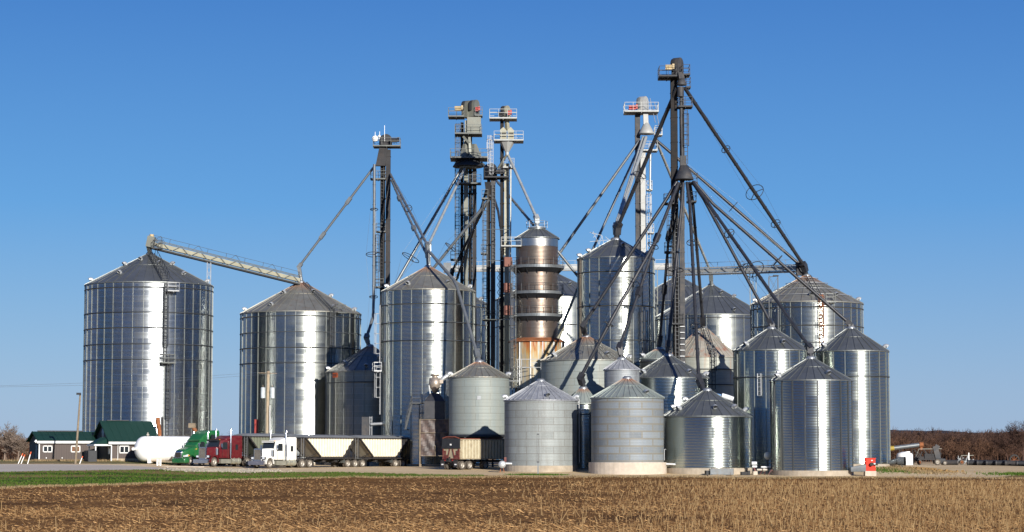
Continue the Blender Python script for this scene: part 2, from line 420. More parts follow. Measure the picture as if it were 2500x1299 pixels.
b1t = [(-200, 1155), (0, 1153), (200, 1149), (400, 1146), (480, 1152), (700, 1153), (1000, 1157), (1250, 1160), (1350, 1162), (1500, 1164.3), (2150, 1165), (2400, 1167), (2430, 1164), (2500, 1158)]
j0 = jit(n, 2.2); j1 = jit(n, 1.3); j2 = jit(n, 2.5)
B0 = []; B1 = []; B2 = []
for i, c in enumerate(cols):
    cc = min(max(c, -200), 2600)
    a = d_for(cc, interp(b0t, cc)) + j0[i]; b = d_for(cc, interp(b1t, cc)) + j1[i]
    if cc > 1480: a = min(a, 240); 
    b = max(b, a + .6)
    B0.append(a); B1.append(b)
    B2.append(interp([(-200, 263), (300, 262), (430, 272), (600, 300), (1000, 330), (2200, 345), (2350, 330), (2500, 310)], cc) + j2[i] * .6)
def strip(name, rows, mat, dz=0, ii=None, kind='structure'):
    "rows: list of functions i -> distance"
    ii = ii if ii is not None else range(n); ii = list(ii); m = MB(); vs = []; w_ = len(ii)
    for r_ in rows:
        for i in ii: vs.append(G(cols[i], r_(i), dz))
    fs = [(a * w_ + k, a * w_ + k + 1, (a + 1) * w_ + k + 1, (a + 1) * w_ + k) for a in range(len(rows) - 1) for k in range(w_ - 1)]
    m.add(vs, fs); return tag(m.build(name, mat), kind=kind)
def lerp_rows(fa, fb, k): return [(lambda i, t=j / k: fa(i) * (1 - t) + fb(i) * t) for j in range(k + 1)]
strip('field', lerp_rows(lambda i: 8, lambda i: 60, 4) + lerp_rows(lambda i: 60, lambda i: B0[i], 60)[1:], M['field'])
vi = [i for i, c in enumerate(cols) if c <= 1040]; vj = [i for i, c in enumerate(cols) if c >= 1040]; vj = [vi[-1]] + [i for i in vj if i > vi[-1]]
strip('grass_verge', lerp_rows(lambda i: B0[i], lambda i: B1[i], 14), M['verge'], 0, vi)
strip('bare_verge', lerp_rows(lambda i: B0[i], lambda i: B1[i], 14), M['verge_soil'], 0, vj)
strip('yard', lerp_rows(lambda i: B1[i], lambda i: B2[i], 34), M['yard'])
strip('far_land', lerp_rows(lambda i: B2[i], lambda i: 450, 24) + lerp_rows(lambda i: 450, lambda i: 1500, 10)[1:] + [lambda i: 14000], M['far'])
ri = [i for i, c in enumerate(cols) if c <= 560]
def near_(i): return B1[i] + .9 + max(0, (cols[i] - 380)) * .05
def far_(i): return max(near_(i) + .1, 259 - max(0, cols[i] - 150) * .022 - max(0, cols[i] - 380) * .06)
strip('road', lerp_rows(near_, far_, 12), M['road'], .02, ri)
li = [i for i, c in enumerate(cols) if c <= 480]
strip('lawn', lerp_rows(lambda i: B2[i] + .5, lambda i: 296 + j1[i], 8), M['lawn'], .02, li)
# ground behind the viewer, so that the metal has land to mirror
m = MB(); m.add([(-3000, -3000, -1.02), (3000, -3000, -1.02), (3000, 7.9, -1.02), (-3000, 7.9, -1.02)], [(0, 1, 2, 3)])
m.add([(-3000, 7.9, -1.02), (-5.8, 7.9, -1.02), (-1011, 1400, -1.04), (-3000, 1400, -1.04)], [(0, 1, 2, 3)])
m.add([(3000, 7.9, -1.02), (3000, 1400, -1.04), (1037, 1400, -1.04), (5.9, 7.9, -1.02)], [(0, 1, 2, 3)])
tag(m.build('field_beyond_view', M['field']), kind='structure')
# crop residue and standing stubble
def straw(name, count, seed, pxr, yr, rows, mat, length, upright):
    rn = random.Random(seed); m = MB(); vs = m.v; fs = m.f
    for _ in range(count):
        if rows:
            px = rn.uniform(*pxr) ; d = rn.uniform(*yr)
            g = G(px, d); x = g.x; y = round(g.y / .76) * .76 + rn.gauss(0, .05)
            k_ = min(1, max(0, (px - 1280) / 800)); k_ = k_ * k_ * (3 - 2 * k_)
            if rn.random() > k_ * (.55 + .45 * math.sin(y * .55 + math.sin(x * .11) * 1.5)) + .04: continue
        else:
            d = 1 / rn.uniform(1 / yr[1], 1 / yr[0]); px = rn.uniform(*pxr); g = G(px, d); x, y = g.x, g.y
        lim = interp(B0T, px_of(x, y))
        if y > lim - .3: continue
        if not rows and rn.random() < .5 + .5 * math.sin(x * .13 + 2.2 * math.sin(y * .05)) * math.sin(y * .19 + 1.3 * math.sin(x * .07)) - .1: continue
        z = gxy(x, y); L = length * rn.uniform(.4, 1.3) * (1 + (2.2 * rn.random() if rn.random() < .12 else 0))
        if upright: dr = Vector((rn.gauss(0, .22), rn.gauss(0, .22), 1)).normalized()
        else:
            a = rn.uniform(0, 2 * PI); dr = Vector((math.cos(a), math.sin(a), abs(rn.gauss(0, .25)))).normalized()
        wd = (.012 if upright else .0115) * rn.uniform(.8, 1.6) * (1 + max(0, y - 90) / 160)
        a_ = dr.orthogonal().normalized() * wd; b_ = dr.cross(a_)
        p = Vector((x, y, z - .01)); q = p + dr * L; b = len(vs)
        for o_ in (a_, -a_ * .5 + b_ * .87, -a_ * .5 - b_ * .87): vs.append(p + o_); vs.append(q + o_ * .6)
        fs += [(b, b + 2, b + 3, b + 1), (b + 2, b + 4, b + 5, b + 3), (b + 4, b, b + 1, b + 5)]
    return tag(m.build(name, mat), kind='stuff', label=None)
B0T = list(zip(cols, B0))
def straw_mat(name, a, b):
    t = NT(name); r_ = t.n('ShaderNodeNewGeometry').outputs['Random Per Island']; t.set(Base_Color=t.mix(r_, a, b), Roughness=.85); t.b.inputs['Specular IOR Level'].default_value = .1; return t.m
M['straw'] = straw_mat('dry_straw', (.46, .28, .125), (.10, .047, .018))
M['stalk'] = straw_mat('standing_stalk', (.56, .38, .18), (.22, .115, .045))
straw('straw_litter', 120000, 11, (-60, 2560), (66, 236), False, M['straw'], .13, False)
straw('corn_stubble', 30000, 12, (1250, 2580), (66, 205), True, M['stalk'], .24, True)
straw('sparse_stubble', 3600, 13, (-60, 2560), (66, 225), False, M['stalk'], .18, True)
def tufts(name, count, seed, fn, mat, h=.12):
    rn = random.Random(seed); m = MB()
    for _ in range(count):
        q = fn(rn)
        if q is None: continue
        x, y = q; z = gxy(x, y)
        for k in range(3):
            a = rn.uniform(0, 2 * PI); H = h * rn.uniform(.5, 1.5); wd = .035 * rn.uniform(.7, 1.4)
            c = Vector((x + rn.gauss(0, .08), y + rn.gauss(0, .08), z)); s_ = Vector((math.cos(a), math.sin(a), 0)) * wd
            t_ = c + Vector((rn.gauss(0, .05), rn.gauss(0, .05), H)); n_ = Vector((-s_.y, s_.x, 0)) * .3
            b = len(m.v); m.v += [c - s_, c + s_, c + n_, t_]; m.f += [(b, b + 1, b + 3), (b + 1, b + 2, b + 3), (b + 2, b, b + 3)]
    return tag(m.build(name, mat), kind='stuff')
M['blade'] = straw_mat('grass_blade', (.03, .075, .008), (.08, .12, .02))
M['weed'] = straw_mat('dry_weed', (.30, .22, .12), (.16, .11, .06))
def on_verge(rn):
    i = rn.randrange(8, n - 8)
    if cols[i] > 1180 or (cols[i] > 900 and rn.random() < .5): return None
    t = rn.random(); d = B0[i] * (1 - t) + B1[i] * t; g = G(cols[i] + rn.uniform(-3, 3), d)
    return g.x, g.y
tufts('verge_grass', 16000, 5, on_verge, M['blade'], .10)
def on_edge(rn):
    i = rn.randrange(8, n - 8); d = B0[i] + rn.gauss(0, 1.5) + .5; g = G(cols[i] + rn.uniform(-3, 3), d); return g.x, g.y
tufts('edge_weeds', 5000, 6, on_edge, M['weed'], .12)
def patch(cx, cd, sx, sd_):
    def f(rn): g = G(cx, cd); return g.x + rn.gauss(0, sx), g.y + rn.gauss(0, sd_)
    return f
tufts('grass_by_post', 900, 7, patch(1312, 237, 1.3, .8), M['blade'], .12)
tufts('grass_by_fan', 1200, 8, patch(2160, 252, 1.6, 3), M['blade'], .14)
tufts('weeds_by_fan', 1500, 9, patch(2210, 254, 2.4, 4), M['weed'], .2)
tufts('grass_at_lane_bend', 1500, 10, patch(2520, 246, 2.5, 3), M['blade'], .16)
tufts('weeds_by_office', 900, 14, patch(190, 273, 5, .6), M['weed'], .22)
# ---------------------------------------------------------------- grain bins
def pol(c, r, a, z):
    "a: 0 faces the viewer side (-Y), positive towards +X"
    return Vector((c.x + r * math.sin(a), c.y - r * math.cos(a), z))
def facing(c): return math.atan2(-c.x, c.y)          # angle of the direction to the camera, in pol() terms
VENT = None
def vent_mesh():
    global VENT
    if VENT: return VENT
    m = MB(); pts = [(0, 0, -.35), (0, 0, .12)]
    for k in range(1, 8):
        a = R(k * 20); pts.append((.42 * (1 - math.cos(a)) , 0, .12 + .42 * math.sin(a)))
    m.tube([Vector(q_) - Vector((.1, 0, .15)) for q_ in pts], .30, 10, caps=False, r2=.36); m.ring((0, 0, .02), .34, .04, 12, 4)
    VENT = m.mesh('vent', M['steel_light']); return VENT
def ladder_part(parent, a, b, out, mat, cage=True, wid=.42, step=.5, name='ladder', plat=None):
    "a bottom, b top, out = unit vector away from the wall"
    a, b = Vector(a), Vector(b); t = (b - a).normalized(); side = t.cross(out).normalized() * wid / 2; L = (b - a).length
    m = MB(); m.bar(a - side, b - side, .08); m.bar(a + side, b + side, .08)
    k = 0
    while k * step < L: p = a + t * k * step; m.bar(p - side, p + side, .055); k += 1
    ld = m.build(name, mat, parent)
    if cage:
        c = MB(); k = 0; st = 1.3
        arc = [R(x) for x in (-90, -45, 0, 45, 90)]
        hoops = []
        while 2.2 + k * st < L or k == 0:
            p = a + t * min(2.2 + k * st, L); pts = [p + side * 1.7 * math.sin(x) + out * .72 * math.cos(x) for x in arc]
            hoops.append(pts); k += 1
            for u, v in zip(pts, pts[1:]): c.bar(u, v, .06)
        for i in range(5): c.bar(hoops[0][i], hoops[-1][i], .05)
        c.build('cage', mat, ld)
    return ld
def platform_part(parent, c, sx, sy, rz=0, mat=None, rail=1.05, name='platform', thick=.16):
    mat = mat or M['platform']; m = MB(); m.M = Matrix.Translation(Vector(c)) @ Matrix.Rotation(rz, 4, 'Z')
    m.box((0, 0, -thick / 2), (sx, sy, thick)); m.box((0, 0, -thick - .05), (sx * .9, .1, .1)); m.box((0, 0, -thick - .05), (.1, sy * .9, .1))
    pf = m.build(name, mat, parent)
    r_ = MB(); r_.M = m.M; x, y = sx / 2 - .03, sy / 2 - .03
    cs = [(-x, -y), (x, -y), (x, y), (-x, y)]
    for (x0, y0), (x1, y1) in zip(cs, cs[1:] + cs[:1]):
        for h in (rail, rail * .55): r_.bar((x0, y0, h), (x1, y1, h), .05)
        L = math.hypot(x1 - x0, y1 - y0); k = max(1, round(L / 1.1))
        for i in range(k): r_.bar((x0 + (x1 - x0) * i / k, y0 + (y1 - y0) * i / k, 0), (x0 + (x1 - x0) * i / k, y0 + (y1 - y0) * i / k, rail), .045)
    r_.build('railing', mat, pf)
    return pf
BINS = {}
def grain_bin(key, label, cx, hw, eave, apex, d, wall='wall', roof='roof', rings=(), stiff=0, stiff_mat='stiffener', nrib=None, vents=(), ladder=None,
              found=.5, fmat='concrete', fr=1.03, basez=None, group='corrugated grain bins', cap=.45, seam=None, name='grain_bin', openbase=None, base_py=None, knuckle=None):
    ev = P(cx, eave, d); Rr = hw * mpp(eave, d); c = Vector((ev.x, d, 0)); zE = ev.z
    zA = P(cx, apex, d).z
    gzs = [gxy(c.x + Rr * math.sin(a), c.y - Rr * math.cos(a)) for a in (0, 1, 2, 3, 4, 5)]; zG = min(gzs)
    zB = P(cx, base_py, d - Rr).z if base_py else gxy(c.x, c.y - Rr) + found
    root = thing(name, (c.x, c.y, zG if openbase is None else zG), label, 'grain bin', group)
    o = (c.x, c.y, 0); seg = max(40, int(Rr * 12)); w_ = MB(); w_.lathe([(Rr, zB), (Rr, zE)], o, seg, uv=True)
    w_.build('wall', M[wall], root)
    # roof: cone with standing seams
    rc = cap; ro = Rr + .12; m = MB(); m.lathe([(ro, zE - .1), (ro, zE + .02), (rc, zA), (rc * .2, zA + .02)], o, seg, smooth=False)
    nrib = nrib or max(14, int(2 * PI * Rr / 1.4)); sl = Vector((0, 0, 1))
    for k in range(nrib):
        a = 2 * PI * (k + .5) / nrib + facing(c)
        e1 = pol(c, ro, a, zE + .05); tmid = .62
        zt = zE + (zA - zE) * tmid; rt = ro + (rc - ro) * tmid
        m.bar(e1, pol(c, rt, a, zt + .03), .09, .09)
        if k % 2 == 0 or Rr < 3.2: m.bar(pol(c, rt, a, zt + .03), pol(c, rc, a, zA + .03), .07, .08)
    if seam is None: seam = .6 if Rr > 3.3 else None
    if seam:
        rr = ro + (rc - ro) * seam; m.ring((c.x, c.y, zE + (zA - zE) * seam + .03), rr, .05, 48, 4)
    m.build('roof', M[roof], root)
    e = MB(); e.ring((c.x, c.y, zE), Rr + .07, .05, 56, 5); e.build('eave_trim', M['ring'], root)
    cpm = MB(); cpm.lathe([(rc + .08, zA - .12), (rc + .08, zA + .12), (rc * .8, zA + .3), (.02, zA + .3)], o, 14); cpm.build('roof_cap', M['steel'], root)
    # footing
    if openbase is None:
        f = MB(); f.lathe([(Rr * fr + .05, zG - .5), (Rr * fr + .05, zB), (Rr - .05, zB + .002)], o, seg, smooth=False); f.build('footing', M[fmat], root)
    if rings:
        rm = MB(); rm.ring((0, 0, 0), Rr + .07, .062, 64, 5); me = None
        for y in rings:
            if me is None: ob = rm.build('wind_ring', M['ring'], root, org=Vector((0, 0, 0))); me = ob
            else: ob = dupc(me, root)
            ob.location = (0, 0, P(cx, y, d).z - zG)
    if stiff:
        ns = int(2 * PI * Rr / stiff); sm = MB(); sm.box((0, -.035, (zB + zE) / 2 - zG), (.15 if stiff_mat == 'ring' else .07, .06, zE - zB - .05)); me = None; f0 = facing(c)
        for k in range(ns):
            a = f0 + 2 * PI * (k + .5) / ns; da = (a - f0 + PI) % (2 * PI) - PI
            if abs(da) > R(112): continue
            if me is None: ob = sm.build('wall_stiffener', M[stiff_mat], root, org=Vector((0, 0, 0))); me = ob
            else: ob = dupc(me, root)
            ob.location = (Rr * math.sin(a), -Rr * math.cos(a), 0); ob.rotation_euler = (0, 0, a)
    f0 = facing(c)
    for a, t in vents:
        ob = bpy.data.objects.new('vent', vent_mesh()); COL.objects.link(ob); ob.parent = root
        an = f0 + R(a); rr = ro + (rc - ro) * t; q = pol(c, rr, an, zE + (zA - zE) * t)
        ob.location = q - Vector((c.x, c.y, zG)); ob.rotation_euler = (0, 0, an - PI / 2); s_ = .68; ob.scale = (s_, s_, s_)
    if ladder:
        a = f0 + R(ladder[0]); out = Vector((math.sin(a), -math.cos(a), 0)); r2 = Rr + .22
        y0, y1 = ladder[1], ladder[2]
        za = P(cx, y0, d - Rr).z if y0 else gxy(c.x, c.y - Rr) + .4; zb = P(cx, y1, d - Rr).z if y1 else zE + .9
        lm = M[ladder[3]] if len(ladder) > 3 else M['ladder']
        ladder_part(root, pol(c, r2, a, za), pol(c, r2, a, zb), out, lm)
        if y1 is None:
            q = pol(c, Rr + .55, a + .13 * 8 / Rr, zE - .1); platform_part(root, q, 1.3, 1.0, a, M['platform'])
            # roof stair to the peak
            p0 = pol(c, Rr, a, zE + .15); p1 = pol(c, rc + .5, a, zA - .1); nrm = ((p1 - p0).cross(Vector((math.cos(a), math.sin(a), 0)))).normalized()
            if nrm.z < 0: nrm = -nrm
            ladder_part(root, p0 + nrm * .15, p1 + nrm * .15, nrm, M['ladder'], cage=False, wid=.6, name='roof_stair')
    BINS[key] = dict(root=root, c=c, R=Rr, zE=zE, zA=zA, zB=zB, zG=zG, d=d)
    return root
CV = ((-70, .1), (-25, .35), (30, .3), (75, .15))
grain_bin('b1', 'tallest far left bin with blue-grey walls, behind the green-roofed office', 364.5, 154, 699, 621, 300, 'wall_blue', rings=(712, 771, 808.5, 846.5, 883), stiff=1.42, stiff_mat='stiffener',
          vents=((-80, .12), (-38, .3), (-62, .62), (20, .64), (-30, .78) , (45, .3), (80, .12), (60, .65)), ladder=None, found=.3)
b = BINS['b1']; c = b['c']; f0 = facing(c)
for (aa, y0, y1, yc) in ((14.5, 884, 690, 1), (17.2, 1062, 862, 1)):
    a = f0 + R(aa); r2 = b['R'] + .25; out = Vector((math.sin(a), -math.cos(a), 0))
    ladder_part(b['root'], pol(c, r2, a, P(0, y0, 291.5).z), pol(c, r2, a, P(0, y1, 291.5).z), out, M['ladder'])
a = f0 + R(16); platform_part(b['root'], pol(c, b['R'] + .6, a, P(0, 884, 291).z), 2.0, 1.0, a, M['platform'])
platform_part(b['root'], pol(c, b['R'] + .7, f0 + R(19), P(0, 708, 291).z), 1.6, 1.1, a, M['ladder_light'])
a = f0 + R(14); p0 = pol(c, b['R'], a, b['zE'] + .15); p1 = pol(c, .9, a, b['zA'] - .1); nrm = (p1 - p0).cross(Vector((math.cos(a), math.sin(a), 0))).normalized(); nrm = nrm if nrm.z > 0 else -nrm
ladder_part(b['root'], p0 + nrm * .2, p1 + nrm * .2, nrm, M['ladder'], cage=False, wid=.8, name='roof_stair')
for s_ in (-1, 1):
    q = Vector((math.cos(a), math.sin(a), 0)) * .5 * s_
    mm = MB(); mm.bar(p0 + nrm * 1.0 + q, p1 + nrm * 1.0 + q, .06); [mm.bar(p0.lerp(p1, k / 8) + q, p0.lerp(p1, k / 8) + nrm + q, .05) for k in range(9)]; mm.build('stair_rail', M['ladder'], b['root'])
grain_bin('b2', 'wide bin with tan-stained roof, second large bin from the left, behind the trucks', 734.5, 146, 768, 690, 312, 'wall', 'roof_tan', rings=(780, 818, 854.5, 891), stiff=1.42,
          vents=((-82, .1), (-35, .2), (-40, .62), (28, .65), (35, .12), (70, .1), (80, .55)), ladder=(30, 903, None), found=.3)
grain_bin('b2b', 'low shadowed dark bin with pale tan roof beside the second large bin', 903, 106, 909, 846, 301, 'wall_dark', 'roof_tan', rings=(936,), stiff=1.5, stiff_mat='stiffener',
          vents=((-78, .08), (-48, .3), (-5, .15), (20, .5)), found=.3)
grain_bin('b3', 'large centre-left bin with many corrugated rings and a sloping spout across its roof', 1045.5, 113, 713, 653, 285, 'wall', 'roof_tan', rings=(749, 792.5, 836), stiff=1.42,
          vents=((-80, .15), (-30, .2), (30, .25), (80, .15), (60, .45)), ladder=None, found=.3)
b = BINS['b3']; a = facing(b['c']) + R(-78); out = Vector((math.sin(a), -math.cos(a), 0)); 
for k, (y0, y1) in enumerate(((1012, 885), (905, 745))):
    aa = a - k * .05; out = Vector((math.sin(aa), -math.cos(aa), 0)); ladder_part(b['root'], pol(b['c'], b['R'] + .3, aa, P(0, y0, 284).z), pol(b['c'], b['R'] + .3, aa, P(0, y1, 284).z), out, M['ladder_light'])
platform_part(b['root'], pol(b['c'], b['R'] + .7, a, P(0, 905, 284).z), 1.4, 1.0, a, M['ladder_light'])
grain_bin('b3b', 'bin half hidden behind the large centre-left bin, right side showing', 1100, 91, 744, 695, 312, 'wall', rings=(754, 797, 838), stiff=1.42, vents=((70, .2),), found=.3)
grain_bin('b3c', 'distant bright bin behind the rusty drying tower', 1352, 141, 733, 667, 345, 'wall', rings=(800,), stiff=1.42, vents=((30, .5), (-40, .3)), found=.3)
grain_bin('b4', 'tall narrow bin crossed by spout shadows, beside the white bucket elevator', 1503.5, 93.5, 634, 586, 275, 'wall', 'roof', rings=(669.5, 752, 835), stiff=1.42,
          vents=((-70, .35), (20, .6), (70, .2), (-75, .1)), ladder=None, found=.3, cap=.6)
b = BINS['b4']; a = facing(b['c']) + R(42); out = Vector((math.sin(a), -math.cos(a), 0)); ladder_part(b['root'], pol(b['c'], b['R'] + .25, a, P(0, 880, 272).z), pol(b['c'], b['R'] + .25, a, P(0, 750, 272).z), out, M['ladder'])
grain_bin('b5b', 'most distant bin, mostly hidden behind the tallest dark elevator', 1655, 125, 742, 676, 362, 'wall', vents=((-60, .3), (40, .3)), stiff=1.42, rings=(752,), found=.3)
grain_bin('b5', 'broad dark-roofed bin with a bright streak, behind the rusty-roofed old bin', 1737, 137, 775, 697, 325, 'wall', rings=(783,), stiff=1.42,
          vents=((-60, .5), (-30, .7), (25, .12), (30, .72), (60, .6)), found=.3)
grain_bin('b6', 'widest bin on the right with a cage ladder and a conveyor ending at its peak', 1970, 135, 744, 674, 290, 'wall', 'roof_tan', rings=(758, 802, 843), stiff=1.42,
          vents=((-80, .1), (5, .22), (38, .22), (85, .12)), ladder=(14, 862, None, 'rust'), found=.3)
b = BINS['b6']; rm = MB()
for t in (.22, .45, .68, .86):
    rm.ring((b['c'].x, b['c'].y, b['zE'] + (b['zA'] - b['zE']) * t + .2), b['R'] + .12 + (.45 - b['R']) * t, .035, 56, 4)
rm.build('roof_hoops', M['steel_light'], b['root'])
grain_bin('b7', 'old bin with a rust-patched tan roof, behind the front right bins', 1717, 84, 873, 801, 273, 'wall_rusty', 'roof_rust', rings=(904, 941), stiff=0, nrib=34, vents=((80, .1), (-20, .75)), ladder=(16, 950, 840), found=.3)
b = BINS['b7']; a = facing(b['c']) + R(16); p0 = pol(b['c'], b['R'], a, b['zE'] + .15); p1 = pol(b['c'], .7, a, b['zA']); nrm = Vector((math.sin(a) * .6, -math.cos(a) * .6, .8))
ladder_part(b['root'], p0 + nrm * .2, p1 + nrm * .2, nrm, M['ladder'], cage=False, wid=.6, name='roof_stair')
grain_bin('b8', 'bin with a curved spout shadow on its wall, left of the three grouped right-hand bins', 1884, 93, 857, 803, 258, 'wall_new', rings=(923,), stiff=1.4, vents=((-50, .22), (22, .3)), found=.3, nrib=26)
b = BINS['b8']; a = facing(b['c']) + R(-18); out = Vector((math.sin(a), -math.cos(a), 0))
ladder_part(b['root'], pol(b['c'], b['R'] + .25, a, P(0, 966, 254).z), pol(b['c'], b['R'] + .25, a, P(0, 912, 254).z), out, M['ladder_light'])
grain_bin('b9', 'rightmost bin, bright streaked wall, behind the red fan', 2078, 90, 859, 802, 260, 'wall_new', rings=(921,), stiff=1.4, vents=((-55, .2), (85, .15)), base_py=1133, nrib=26, fr=1.02)
grain_bin('b10', 'front right bin with dark vertical stiffeners and stubble field before it', 1980, 99, 930, 876, 240, 'wall_new', rings=(), stiff=1.38, stiff_mat='ring', vents=((-60, .15), (30, .25), (-75, .3)), base_py=1149, nrib=28, fr=1.0)
grain_bin('b11', 'squat shiny bin with five roof vents, front row', 1727, 108, 1017, 954, 245, 'wall_new', rings=(), stiff=0, vents=((-75, .3), (-50, .25), (12, .28), (50, .3), (85, .2), (-80, .6)), base_py=1143, nrib=28, fr=1.03, group='corrugated grain bins')
grain_bin('b12', 'medium bin behind the squat front bin, dark spout shadow on its roof', 1632, 97, 924, 869, 257, 'wall_new', rings=(), stiff=0, vents=((-45, .2), (35, .2), (80, .12)), found=.3, nrib=28, cap=.5)
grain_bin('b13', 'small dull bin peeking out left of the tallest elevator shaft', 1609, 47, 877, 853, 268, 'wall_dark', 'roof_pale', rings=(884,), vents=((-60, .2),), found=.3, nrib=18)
grain_bin('b14', 'big pale greenish bin with spout shadows, right of the rusty drying tower', 1431, 110, 882, 823, 265, 'wall_pale', 'roof_tan', rings=(), vents=((-50, .15), (32, .2), (80, .1)), found=.3, nrib=40)
grain_bin('b15', 'small blotchy old bin wedged between the pale bins', 1518, 43, 903, 878, 252, 'wall_blotch', 'roof_white', rings=(), vents=(), found=.3, nrib=20)
grain_bin('b16', 'pale grey bin with whitish streaked roof, left of the two front bins', 1320, 88.5, 978, 931, 249, 'wall_pale_front', 'roof_white', rings=(), vents=((12, .18), (88, .1), (-86, .1)), base_py=1137, nrib=36, fr=1.0, seam=.75)
b = BINS['b16']; a = facing(b['c']) + R(88); out = Vector((math.sin(a), -math.cos(a), 0)); ladder_part(b['root'], pol(b['c'], b['R'] + .25, a, P(0, 1130, 249).z), pol(b['c'], b['R'] + .25, a, P(0, 975, 249).z), out, M['ladder_light'], cage=False, step=.8)
grain_bin('b17', 'bin with blue panels and tan joints on a pale block footing, front centre', 1531.5, 88.5, 972, 925, 243, 'wall_patch', 'roof_pale', rings=(), vents=((35, .2),), base_py=1129, nrib=34, fr=1.06, fmat='block')
grain_bin('b18', 'small corrugated bin squeezed between the two front bins', 1424, 38, 985, 949, 255, 'wall_new', 'roof_pale', rings=(1013,), vents=((-20, .1),), found=.2, nrib=22)
# elevated pale bin
grain_bin('b19', 'pale raised bin standing on legs over the dump trailer', 1170, 73.5, 922, 884, 268, 'wall_pale', 'roof_tan', rings=(), vents=((-80, .12), (84, .12)), nrib=26, base_py=1061, openbase=1, name='raised_grain_bin')
b = BINS['b19']; o = (b['c'].x, b['c'].y, 0)
m = MB(); m.lathe([(b['R'] - .02, b['zB'] + .01), (.5, b['zB'] - 1.6), (.4, b['zB'] - 2.0)], o, 32); m.build('hopper', M['dark'], b['root'])
m = MB(); m.lathe([(b['R'] + .05, b['zB'] - .25), (b['R'] + .05, b['zB'] + .03), (b['R'] - .1, b['zB'] + .04)], o, 40); m.build('base_beam', M['dark'], b['root'])
lg = None
for k in range(8):
    a = 2 * PI * k / 8 + .3; p = pol(b['c'], b['R'] - .2, a, 0)
    mm = MB(); mm.bar((p.x, p.y, gxy(p.x, p.y) - .1), (p.x, p.y, b['zB'] - .1), .25); mm.build('leg', M['dark'], b['root'])
m = MB(); f0 = facing(b['c']); q = pol(b['c'], b['R'] + .02, f0 - .01, P(0, 971, 264).z); m.box(q, (.45, .06, .45), f0); m.build('wall_hatch', M['steel'], b['root'])
# maker's plate on the dark bin: small orange panel with raised figures
b = BINS['b2b']; f0 = facing(b['c']); a = f0 - math.asin(83 / 106); q = pol(b['c'], b['R'] + .06, a, P(0, 916, 297).z)
m = MB(); m.box(q, (1.0, .05, .62), a); pl = m.build('name_plate', paint('orange_plate', (.55, .10, .02), .6), b['root'])
m = MB(); m.M = Matrix.Translation(q) @ Matrix.Rotation(a, 4, 'Z')
for x in (-.3, 0, .3):
    m.box((x - .09, -.035, 0), (.05, .02, .36)); m.box((x + .09, -.035, 0), (.05, .02, .36))
    for z in (-.16, 0, .16): m.box((x, -.036, z), (.17, .02, .045))
m.build('plate_marks', M['dark'], pl)
# ---------------------------------------------------------------- drying tower
D = 280; cD = P(1311, 700, D); cD = Vector((cD.x, D, 0)); s_ = mpp(750, D); Rt = 52 * s_
zz = lambda y: P(1311, y, D).z
g0 = gxy(cD.x, cD.y)
dr = thing('grain_dryer', (cD.x, cD.y, g0), 'rusty brown cylindrical drying tower ringed by three walkways', 'grain dryer')
o = (cD.x, cD.y, 0)
M['dryer'] = galv_wall('brown_perforated_wall', base=(.20, .17, .145), rough=.38, metal=.8, amp=.22, bw=1.5, bh=1.1, pv=.45, seam=.5, seamcol=(.12, .09, .07), msize=.03, stain=.6, staincol=(.20, .09, .05), tilt=.05)
M['dryer_band'] = galv_wall('dryer_top_band', base=(.5, .5, .49), rough=.3, bw=1.5, bh=1.2, amp=.05)
m = MB(); m.lathe([(Rt, zz(604)), (Rt, zz(583))], o, 64, uv=True); m.build('top_band', M['dryer_band'], dr)
for y1, y0 in ((604, 651), (652, 714), (716, 770), (771, 828)):
    m = MB(); m.lathe([(Rt - .03, zz(y0)), (Rt - .03, zz(y1))], o, 64, uv=True); m.build('screen_wall', M['dryer'], dr)
m = MB(); m.lathe([(Rt + .2, zz(583) - .08), (Rt + .2, zz(583)), (1.1, zz(561)), (1.1, zz(557)), (.3, zz(556))], o, 48, smooth=False)
for k in range(20):
    a = 2 * PI * k / 20; m.bar(pol(cD, Rt + .2, a, zz(583) + .04), pol(cD, 1.1, a, zz(561) + .04), .07)
m.build('roof', M['roof'], dr)
m = MB(); m.lathe([(1.2, zz(557)), (1.2, zz(555))], o, 16); 
for k in range(8):
    a = 2 * PI * k / 8; m.bar(pol(cD, 1.35, a, zz(557)), pol(cD, 1.35, a, zz(541)), .05)
for y in (541, 549): m.ring((cD.x, cD.y, zz(y)), 1.35, .03, 24, 4)
m.build('top_railing', M['ladder_light'], dr)
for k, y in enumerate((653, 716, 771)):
    Rw = 67 * s_ - k * .1; z = zz(y + 4)
    m = MB(); m.lathe([(Rt - .04, z), (Rw, z), (Rw, z + .36), (Rw - .04, z + .36), (Rw - .05, z + .1), (Rt - .04, z + .1)], o, 64, smooth=False); wk = m.build('walkway', M['spout'], dr)
    m = MB()
    for j in range(20):
        a = 2 * PI * j / 20; m.bar(pol(cD, Rw - .02, a, z + .1), pol(cD, Rw - .02, a, z + 1.3), .045)
    for h in (.75, 1.3): m.ring((cD.x, cD.y, z + h), Rw - .02, .025, 56, 4)
    m.build('railing', M['ladder'], wk)
    m = MB()
    for j in range(14):
        a = 2 * PI * j / 14; m.bar(pol(cD, Rt - .05, a, z - .75), pol(cD, Rw - .15, a, z - .02), .09)
    m.build('bracket', M['dark'], wk); m = MB(); m.lathe([(Rw - .08, z - .005), (Rt + .03, z - .55)], o, 64, smooth=False); m.build('shade_cone', M['dark'], wk)  # dark cone added to stand for the self-shadow under each walkway
    q = pol(cD, Rt + .9, facing(cD) - 1.35, z + .1); m = MB(); m.box(q + Vector((-.2, 0, .75)), (1.0, .7, 1.2), .2); m.build('control_box', paint('rust_red_box%d' % k, (.17, .06, .04), .7), wk)
